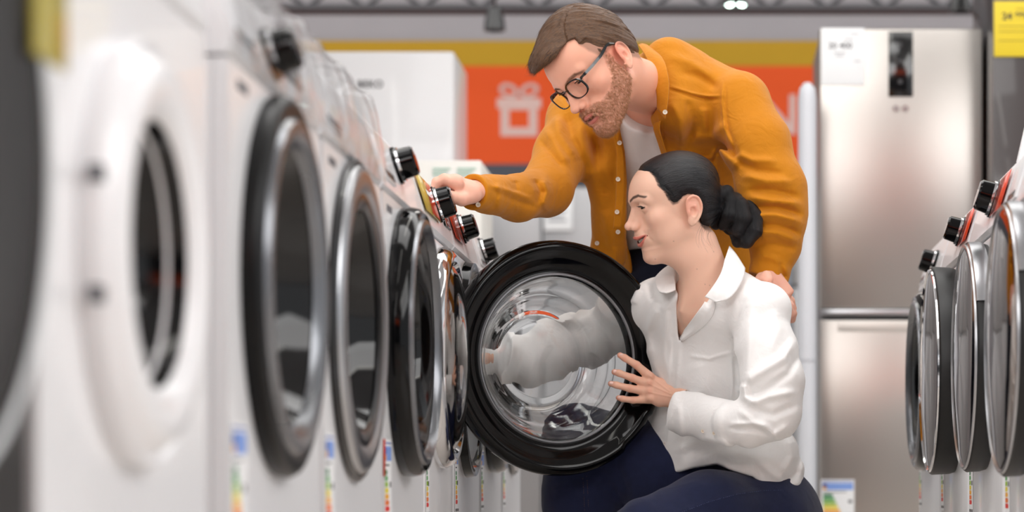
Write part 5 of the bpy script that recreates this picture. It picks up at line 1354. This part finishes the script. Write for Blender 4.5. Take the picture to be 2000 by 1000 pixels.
# fine hairs lying on the hair surface
idx = np.arange(len(Vk)); pick = rg.choice(idx, 5200); P0 = Vk[pick]; qd = qk[pick]; nn = vnorm(m_hair, P0)
_, sd_ = m_flow(qd); dl = np.where((sd_ > .5)[:, None], V3(0, -.62, -.78)[None], V3(.6, .75, -.15)[None]) @ HRM.T
dl = dl - nn*(dl*nn).sum(1)[:, None]; dl /= np.sqrt((dl*dl).sum(1))[:, None] + 1e-9; ln = np.where(sd_ > .5, .011, .020)*rg.uniform(.6, 1.3, len(dl))
ln = np.where(qd[:, 2] < 4, ln*.45, ln)
bristles('hair_strands', P0 - nn*.0004, (dl + nn*.05 + rg.normal(0, .07, dl.shape))*ln[:, None], -nn*(ln*.10)[:, None], rg.uniform(.00016, .0003, len(dl)), mat('brown_strand', (84, 57, 36), .4, var=.3, vscale=200), hairm)
# brow hairs
bp_ = MB()
for sx in (-1, 1):
    for i in range(90):
        t = rg.random()*2.999; k = int(t); a = OM['brow'][k]; b = OM['brow'][k+1]; c = a + (b-a)*(t-k) + V3(0, 0, rg.uniform(-.28, .28)); c = V3(c[0]*sx, c[1] + 1.5, c[2])
        ys = np.linspace(c[1], c[1]-5, 120); dd = head_sdf(np.stack([0*ys+c[0], ys, 0*ys+c[2]], 1), OM); j = int(np.argmax(dd < 0)); s0 = Vector((c[0], ys[j], c[2])); e0 = s0 + Vector((sx*.5, .12, .25*(1.2-t)))
        bp_.tube([Matrix.Translation(-man.location) @ HMM @ s0, Matrix.Translation(-man.location) @ HMM @ e0], [.00016, .00005], 3)
bp_.build('eyebrows', mat('brow_hair', (104, 72, 50), .6), man)
eyes(man, LM(HMM, man), HSM, .12, Matrix.Rotation(R(-22), 4, 'X'), .5)

# ---- glasses
gl = empty('eyeglasses', HMM @ Vector((0, 10.2, 1.15)), 0, 'black round-cornered eyeglasses worn by the bearded person', 'glasses')
M_frame = mat('black_acetate', (16, 18, 20), .2, coat=.6); M_lens = mat('thin_clear_lens', (255, 255, 255), 0, trans=1, ior=1.12); M_gold = mat('gold_pin', (220, 180, 90), .25, metal=1)
GM = Matrix.Translation(-gl.location) @ HMM
fy = 9.95; fzc = 1.15; tilt = .10
def lens_pt(sx, a, r=1.0, dy=0):
    ca, sa = math.cos(a), math.sin(a); k = 1/((abs(ca)**2.6 + abs(sa)**2.6)**(1/2.6))
    x = 2.42*k*ca*r; z = 1.98*k*sa*r; return Vector((sx*(3.35 + x), fy + .25 - abs(3.35 + x)**2*.022 + z*tilt + dy, fzc + z))
fb = MB()
for sx in (-1, 1):
    n = 48; vs = []; fs = []
    for i in range(n):
        a = 2*math.pi*i/n; th = .12 + .04*max(0, math.sin(a))
        for rr_, dy in ((1 - th/2.2, .0), (1 - th/2.2, .3), (1 + th/2.2, .3), (1 + th/2.2, .0)): vs.append(lens_pt(sx, a, rr_, dy - .1))
    for i in range(n):
        j = (i+1) % n
        for q in range(4): fs.append((i*4+q, i*4+(q+1) % 4, j*4+(q+1) % 4, j*4+q))
    fb.raw(vs, fs, GM)
fb.tube([GM @ Vector((x, fy + .32 - .05*abs(x), fzc + .75 + .22*(1-(x/1.0)**2))) for x in (-1.15, -.6, 0, .6, 1.15)], [.0019*1, .0017, .0016, .0017, .0019], 8)
frame = fb.build('frame', M_frame, gl, angle=50)
for sx in (-1, 1):
    n = 40; vs = [lens_pt(sx, 0, 0, .02)] + [lens_pt(sx, 2*math.pi*i/n, .95, .02) for i in range(n)] ; vs += [v + Vector((0, -.1, 0)) for v in vs]; m_ = n+1
    fs = [(0, 1+i, 1+(i+1) % n) for i in range(n)] + [(m_, m_+1+(i+1) % n, m_+1+i) for i in range(n)] + [(1+i, m_+1+i, m_+1+(i+1) % n, 1+(i+1) % n) for i in range(n)]
    MB().rawb(vs, fs, GM).build('lens', M_lens, gl)
    pts = [(sx*5.85, fy - .55, fzc + 1.15), (sx*6.6, fy - 1.3, fzc + 1.2), (sx*7.25, 6.5, fzc + 1.2), (sx*7.5, 3.0, fzc + 1.3), (sx*7.55, .6, fzc + 1.75), (sx*7.5, -.6, fzc + 1.7), (sx*7.4, -1.6, fzc + .9), (sx*7.3, -2.2, fzc - .6)]
    tb = MB(); P2 = []
    for i in range(len(pts)-1):
        for k in range(4): P2.append(Vector(pts[i]).lerp(Vector(pts[i+1]), k/4))
    P2.append(Vector(pts[-1])); vs = []; fs = []
    for i, q in enumerate(P2):
        h = (.30 if 3 < i < 16 else .24)*(1 if i < 20 else .8)
        for dx, dz in ((-.11, -h), (.11, -h), (.11, h), (-.11, h)): vs.append(q + Vector((dx, 0, dz)))
    for i in range(len(P2)-1):
        for k in range(4): fs.append((i*4+k, i*4+(k+1) % 4, (i+1)*4+(k+1) % 4, (i+1)*4+k))
    fs.append((0, 1, 2, 3)); fs.append(tuple(len(vs)-4+k for k in (3, 2, 1, 0)))
    tb.raw(vs, fs, GM); tb.build('temple', M_frame, gl, angle=50)
    MB().lathe([(0, 0), (0, .0009), (.0006, .0007), (.0006, 0)], 10, M=Matrix.Translation(GM @ Vector((sx*5.5, fy + .02, fzc + 1.2))) @ (HMM.to_3x3().normalized().to_4x4()) @ Matrix.Rotation(R(90), 4, 'Z')).build('hinge_pin', M_gold, frame)

# ---- man: hands
def m_lhand(p):   # on her shoulder
    d = slab(p, P(1497, 540, 5.262), P(1520, 582, 5.262), (.7, .1, .5), (.032, .016), (.040, .014))
    d = smin(d, capsule(p, P(1507, 490, 5.305), P(1500, 545, 5.290), .026, .025), .02)
    for js in ([(1512, 578, 5.238), (1528, 592, 5.232), (1538, 604, 5.236), (1541, 613, 5.246)],
               [(1524, 580, 5.252), (1538, 598, 5.245), (1544, 613, 5.25), (1545, 624, 5.262)],
               [(1530, 580, 5.272), (1542, 598, 5.262), (1548, 612, 5.27), (1547, 624, 5.28)],
               [(1532, 574, 5.29), (1543, 588, 5.282), (1547, 602, 5.288), (1546, 612, 5.296)]):
        d = smin(d, finger(p, [P(*j) for j in js], [.0122, .0106, .0098, .0085]), .008)
    d = smin(d, finger(p, [P(1505, 560, 5.25), P(1488, 544, 5.228), P(1497, 540, 5.212), P(1501, 546, 5.205)], [.015, .0135, .0125, .011]), .010)
    return d
def m_rhand(p):   # on top of the machine front
    d = slab(p, P(930, 373, 5.06), P(893, 362, 5.02), (.1, 1, .15), (.026, .021), (.040, .0185))
    d = smin(d, capsule(p, P(985, 381, 5.185), P(932, 374, 5.075), .024, .0225), .012)
    for k, (dy, up) in enumerate(((-.034, 2), (-.012, 0), (.010, 0), (.032, 4))):
        y0 = 5.02 + dy
        js = [P(893, 358 + up, y0), P(868, 350 + up*.6, y0 - .004), P(853, 356 + up*.4, y0 - .006), P(848, 372, y0 - .006)]
        d = smin(d, finger(p, js, [.0135, .0118, .0106, .0092]), .009)
        d = smin(d, np.sqrt(((p-np.array(P(890, 353 + up, y0)))**2).sum(1)) - .0125, .010)
    d = smin(d, capsule(p, P(893, 374, 5.01), P(862, 374, 5.01), .0165, .013), .012)
    d = smin(d, finger(p, [P(925, 382, 5.03), P(902, 389, 4.985), P(884, 386, 4.972), P(870, 378, 4.968)], [.017, .0148, .0125, .0105]), .012)
    return d
def mhandtone(V, f):
    c = np.tile(LC(233, 178, 156), (len(V), 1)); n_ = noise(V, 60, 3)
    return mixc(c, .25*sstep(-.4, .8, n_), LC(226, 146, 124))
for f_, lo, hi in ((m_lhand, np.array(P(1465, 640, 5.2)) + V3(0, -.03, 0), np.array(P(1565, 470, 5.2)) + V3(0, .14, 0)), (m_rhand, np.array(P(835, 430, 5.0)) + V3(0, -.06, 0), np.array(P(995, 325, 5.0)) + V3(.02, .22, 0))):
    V_, Q_ = isosurface(f_, lo, hi, .0014); mbody.append((V_, Q_, mhandtone(V_, f_)))

def PM(x, y, D): return P(x, y, D + .08)
# ---- man: tee, shirt, trousers
M_tee = fabric_mat('white_jersey', (222, 218, 216), .85, 1500, .2, .2, fold=.15, fscale=10, var=.02)
M_must_f = fabric_mat('mustard_cotton', (196, 124, 20), .72, 1300, .3, .12, fold=.30, fscale=24, var=.06)
LATM = V3(.88, -.46, .07)
def m_torso(p, g):
    d = slab(p, PM(1285, 225, 5.40), PM(1322, 370, 5.52), LATM, (.185 + g, .110 + g), (.178 + g, .125 + g))
    d = smin(d, slab(p, PM(1322, 370, 5.52), PM(1345, 490, 5.66), LATM, (.175 + g, .125 + g), (.165 + g, .13 + g)), .03)
    return d
def m_tee(p):
    d = smin(m_torso(p, -.002), slab(p, PM(1272, 196, 5.33), PM(1285, 250, 5.40), (.88, -.46, .07), (.07, .066), (.15, .10)), .05)
    d = smax(d, p[:, 2] - (PM(0, 222, 5.2).z + .0), .01) if False else d
    n = slab(p, PM(1215, 130, 5.1), PM(1262, 196, 5.27), (.8, -.6, 0), (.072, .064), (.082, .076)); d = smax(d, -n, .008)
    t = PM(0, 478, 5.5).z; d = smax(d, t - p[:, 2], .01)
    cr = emboss(p, [([(1245, 225), (1290, 330)], 5.3, .014, .004), ([(1262, 240), (1270, 330)], 5.3, .010, -.003), ([(1232, 262), (1250, 320), (1240, 360)], 5.32, .012, .003)])
    return d - cr
MF = [ # folds in the mustard shirt
 ([(1303, 158), (1350, 171), (1412, 177)], 5.22, .0035, .0028), ([(1303, 163), (1350, 177), (1412, 183)], 5.22, .004, -.002),
 ([(1412, 140), (1411, 180), (1416, 235), (1436, 285)], 5.16, .004, .003), ([(1417, 140), (1417, 180), (1422, 235), (1442, 285)], 5.15, .004, -.002),
 ([(1325, 297), (1362, 299), (1390, 294), (1399, 275)], 5.28, .0038, .0035), ([(1325, 303), (1362, 305), (1393, 300), (1404, 280)], 5.28, .004, -.003),
 ([(1399, 275), (1404, 340), (1400, 380)], 5.28, .003, .002),
 ([(1395, 270), (1420, 300), (1445, 320)], 5.2, .010, .008), ([(1405, 262), (1432, 285), (1440, 300)], 5.2, .008, -.007),
 ([(1420, 240), (1390, 260), (1345, 262)], 5.28, .014, .006), ([(1310, 200), (1330, 240), (1328, 290)], 5.3, .010, .005), ([(1340, 195), (1352, 230), (1350, 270)], 5.3, .012, -.005), ([(1375, 200), (1378, 250)], 5.26, .010, .004),
 ([(1300, 105), (1350, 118), (1400, 150)], 5.3, .012, .004), ([(1320, 130), (1370, 140), (1405, 165)], 5.25, .010, -.004),
 ([(1436, 285), (1470, 302), (1520, 305)], 5.14, .009, .006), ([(1440, 300), (1480, 322), (1535, 330)], 5.14, .008, -.005), ([(1450, 330), (1500, 345), (1550, 345)], 5.13, .009, .006),
 ([(1460, 360), (1510, 362), (1565, 372)], 5.13, .008, -.006), ([(1462, 375), (1510, 385), (1570, 388)], 5.13, .008, .007), ([(1470, 395), (1520, 395), (1572, 408)], 5.13, .007, -.007),
 ([(1468, 412), (1515, 412), (1572, 425)], 5.13, .007, .007), ([(1470, 430), (1520, 430), (1570, 445)], 5.13, .007, -.006), ([(1475, 445), (1520, 448), (1565, 462)], 5.14, .008, .006), ([(1475, 470), (1520, 470), (1558, 478)], 5.16, .008, -.004),
 ([(1480, 490), (1515, 500), (1545, 530)], 5.18, .008, .004), ([(1525, 505), (1535, 540)], 5.18, .006, -.005),
 # far arm
 ([(1080, 210), (1090, 260), (1130, 310)], 5.38, .012, .006), ([(1100, 205), (1112, 260), (1150, 330)], 5.36, .011, -.006), ([(1060, 240), (1090, 290), (1110, 320)], 5.36, .009, .005), ([(1050, 262), (1080, 305), (1100, 330)], 5.35, .007, -.004),
 ([(1125, 215), (1140, 290), (1165, 350)], 5.36, .014, .006), ([(1160, 250), (1165, 320), (1180, 380)], 5.36, .013, -.005), ([(1045, 400), (1052, 370), (1040, 345)], 5.2, .008, -.005), ([(1060, 405), (1068, 370), (1058, 340)], 5.2, .008, .005),
 ([(960, 368), (1000, 372), (1035, 380)], 5.1, .006, .003), ([(965, 378), (1010, 388), (1045, 392)], 5.1, .006, -.0025), ([(970, 350), (975, 380), (968, 410)], 5.05, .006, .003), ([(1000, 345), (1006, 370)], 5.1, .007, -.003),
 # front panels
 ([(1213, 262), (1218, 300), (1216, 350), (1216, 400), (1214, 455)], 5.36, .004, .003), ([(1200, 262), (1204, 300), (1201, 350), (1200, 400), (1198, 452)], 5.36, .003, .002),
 ([(1288, 232), (1292, 262), (1300, 300)], 5.3, .004, .003), ([(1180, 400), (1185, 440), (1190, 480)], 5.4, .012, .005), ([(1200, 470), (1195, 500), (1200, 530)], 5.4, .010, .005), ([(1170, 490), (1178, 520)], 5.4, .008, -.004),
]
FRONT = [(1232, 150), (1205, 225), (1214, 262), (1218, 300), (1220, 350), (1218, 400), (1216, 450), (1224, 480), (1228, 540), (1330, 545), (1330, 420), (1306, 340), (1296, 300), (1284, 246), (1288, 215), (1288, 150)]
fpz = [tuple(np.array(PM(a, b, 5.33))[[0, 2]]) for a, b in FRONT]
def m_shirt(p):
    d = m_torso(p, .014)
    d = smin(d, slab(p, PM(1310, 168, 5.36), PM(1350, 215, 5.43), LATM, (.125, .095), (.17, .11)), .05)
    d = smin(d, slab(p, PM(1345, 480, 5.66), PM(1355, 548, 5.70), LATM, (.195, .15), (.205, .155)), .03)
    d = smin(d, slab(p, PM(1128, 232, 5.50), PM(1440, 205, 5.30), (0, 0, 1), (.066, .075), (.078, .075)), .05)
    # loose right front panel hanging down
    d = smin(d, chain(p, [PM(1180, 330, 5.42), PM(1195, 430, 5.46), PM(1186, 500, 5.50)], [.05, .04, .045], .03), .03)
    v = poly2d(p[:, [0, 2]], fpz); d = smax(d, -np.maximum(v, (p[:, 1] - 5.86)*.8), .006)
    d = smin(d, capsule(p, P(1304, 112, 5.38), P(1320, 215, 5.33), .042, .052), .05)
    d = smax(d, -slab(p, P(1200, 130, 5.1), P(1250, 176, 5.33), (.8, -.6, 0), (.066, .062), (.064, .062)), .01)
    # hem
    hx = [PM(x, 0, 5.5).x for x in (1140, 1160, 1190, 1230, 1500, 1540, 1580)]; hz = [PM(0, y, 5.5).z for y in (485, 500, 520, 535, 600, 588, 560)]
    d = smax(d, np.interp(p[:, 0], hx, hz) - p[:, 2], .006)
    # near sleeve
    s = chain(p, [PM(1442, 208, 5.28), PM(1482, 285, 5.235), PM(1506, 370, 5.215), PM(1510, 425, 5.215)], [.076, .070, .075, .072], .03)
    s = smin(s, chain(p, [PM(1510, 425, 5.215), PM(1514, 480, 5.225), PM(1501, 540, 5.215), PM(1497, 575, 5.205)], [.072, .054, .041, .040], .02), .03)
    ax = np.array(PM(1501, 540, 5.215)) - np.array(PM(1514, 480, 5.225)); L = np.sqrt(ax @ ax); ax /= L; t = (p - np.array(PM(1514, 480, 5.225))) @ ax
    s = smax(s, t - L*1.22 - (p[:, 0] - PM(1500, 0, 5.26).x)*.35, .003)
    s = smax(s, -smax(capsule(p, PM(1510, 500, 5.222), PM(1494, 590, 5.205), .0285, .0285), L*.75 - t, .004), .002)
    d = smin(d, s, .012)
    # far sleeve
    s = chain(p, [P(1132, 238, 5.57), P(1100, 300, 5.48), P(1068, 366, 5.37)], [.073, .063, .061], .03)
    s = smin(s, chain(p, [P(1068, 372, 5.37), P(1010, 386, 5.24), P(950, 379, 5.12)], [.058, .050, .042], .02), .02)
    ax = np.array(P(915, 374, 5.05)) - np.array(P(1010, 386, 5.22)); L = np.sqrt(ax @ ax); ax /= L; t = (p - np.array(P(1010, 386, 5.22))) @ ax
    s = smin(s, slab(p, P(960, 381, 5.13), P(905, 372, 5.03), (0, 0, 1), (.040, .040), (.0365, .037)), .01)
    s = smax(s, t - L*.92 , .003)
    s = smax(s, -smax(capsule(p, P(950, 378, 5.11), P(900, 372, 5.02), .029, .0285), L*.55 - t, .004), .002)
    d = smin(d, s, .03)
    return d - emboss(p, MF)*1.4 - fold_noise(p, 41, (8, 8, 8), .0018, .08)
Vt, Qt = isosurface(m_shirt, np.array(PM(895, 610, 5.4)) + V3(-.02, -.50, -.02), np.array(PM(1600, 70, 5.4)) + V3(.03, .46, .05), .0032)
np_mesh('shirt', Vt - np.array(man.location), Qt, M_must_f, man)
Vu, Qu = isosurface(m_tee, np.array(PM(1110, 545, 5.4)) + V3(-.02, -.2, -.02), np.array(PM(1500, 110, 5.4)) + V3(.03, .42, .05), .0045)
np_mesh('t_shirt', Vu - np.array(man.location), Qu, M_tee, man)
# collar: near leaf, far leaf
sheet('collar', rowsP([[(1247, 88, 5.370), (1262, 112, 5.300), (1274, 145, 5.255), (1282, 180, 5.235), (1284, 214, 5.242)],
                       [(1254, 86, 5.375), (1276, 108, 5.295), (1290, 142, 5.245), (1296, 180, 5.225), (1292, 222, 5.230)],
                       [(1264, 89, 5.380), (1292, 112, 5.290), (1304, 142, 5.235), (1306, 180, 5.218), (1299, 232, 5.220)]]), M_must_f, man, .003, 5, .0006)
sheet('collar', rowsP([[(1200, 222, 5.370), (1204, 238, 5.380), (1210, 256, 5.395)], [(1190, 224, 5.380), (1198, 244, 5.385), (1209, 266, 5.395)], [(1184, 232, 5.400), (1194, 254, 5.395), (1208, 276, 5.400)]]), M_must_f, man, .003, 5, .0006)
sheet('placket', rowsP([[(1279, 240, 5.305), (1277, 252, 5.315), (1286, 280, 5.340), (1298, 318, 5.370)], [(1290, 236, 5.292), (1288, 254, 5.300), (1296, 282, 5.325), (1308, 316, 5.355)]]), M_must_f, man, .0024, 5, .0005)
sheet('placket', rowsP([[(1208, 258, 5.400), (1217, 300, 5.415), (1219, 350, 5.430), (1217, 400, 5.445), (1212, 448, 5.455)], [(1198, 262, 5.405), (1204, 300, 5.415), (1204, 350, 5.425), (1202, 400, 5.440), (1198, 446, 5.450)]]), M_must_f, man, .0024, 5, .0005)
for (a, b) in ((1299, 219), (1210, 279), (1207, 350), (1205, 414), (1207, 453), (1166, 475), (934, 400)):
    D_ = on_surf(m_shirt, a, b, 4.8, 5.9)
    if a == 1299: D_ = 5.212
    elif a in (1210, 1207, 1205) and b < 450: D_ = {279: 5.405, 350: 5.422, 414: 5.44}[b]
    if D_: button(a, b, D_ - (.005 if b in (453, 475, 400) else .002), man, .0055)
def m_trou(p):
    d = ellipsoid(p, PM(1342, 520, 5.70), (.16, .145, .15))
    d = smin(d, chain(p, [PM(1290, 560, 5.68), PM(1310, 780, 5.78), PM(1330, 1010, 5.86), PM(1330, 1180, 5.86)], [.10, .08, .062, .055], .03), .05)
    d = smin(d, chain(p, [PM(1410, 560, 5.72), PM(1430, 780, 5.86), PM(1450, 1010, 6.0), PM(1450, 1170, 6.02)], [.10, .08, .062, .055], .03), .05)
    d = smax(d, p[:, 2] - PM(0, 455, 5.6).z, .01)
    return d - fold_noise(p, 51, (8, 8, 8), .003, .07)
Vv, Qv = isosurface(m_trou, np.array(PM(1200, 1190, 5.8)) + V3(-.03, -.30, .0), np.array(PM(1540, 440, 5.8)) + V3(.03, .40, .02), .008)
np_mesh('trousers', Vv - np.array(man.location), Qv, fabric_mat('navy_twill', (28, 31, 48), .8, 2000, .3, .15, fold=.15, var=.1), man)
shoes(man, [(G(1345, 5.92), G(1255, 5.72)), (G(1465, 6.06), G(1385, 5.84))], mat('brown_leather', (70, 48, 34), .4, coat=.2), M_sole)

Vb, Qb, Cb = join_np(body_parts)
bodyw = np_mesh('body', toW(woman, Vb), Qb, M_skin, woman, Cb)

Vb2, Qb2, Cb2 = join_np(mbody)
bodym = np_mesh('body', Vb2 - np.array(man.location), Qb2, M_skin, man, Cb2)
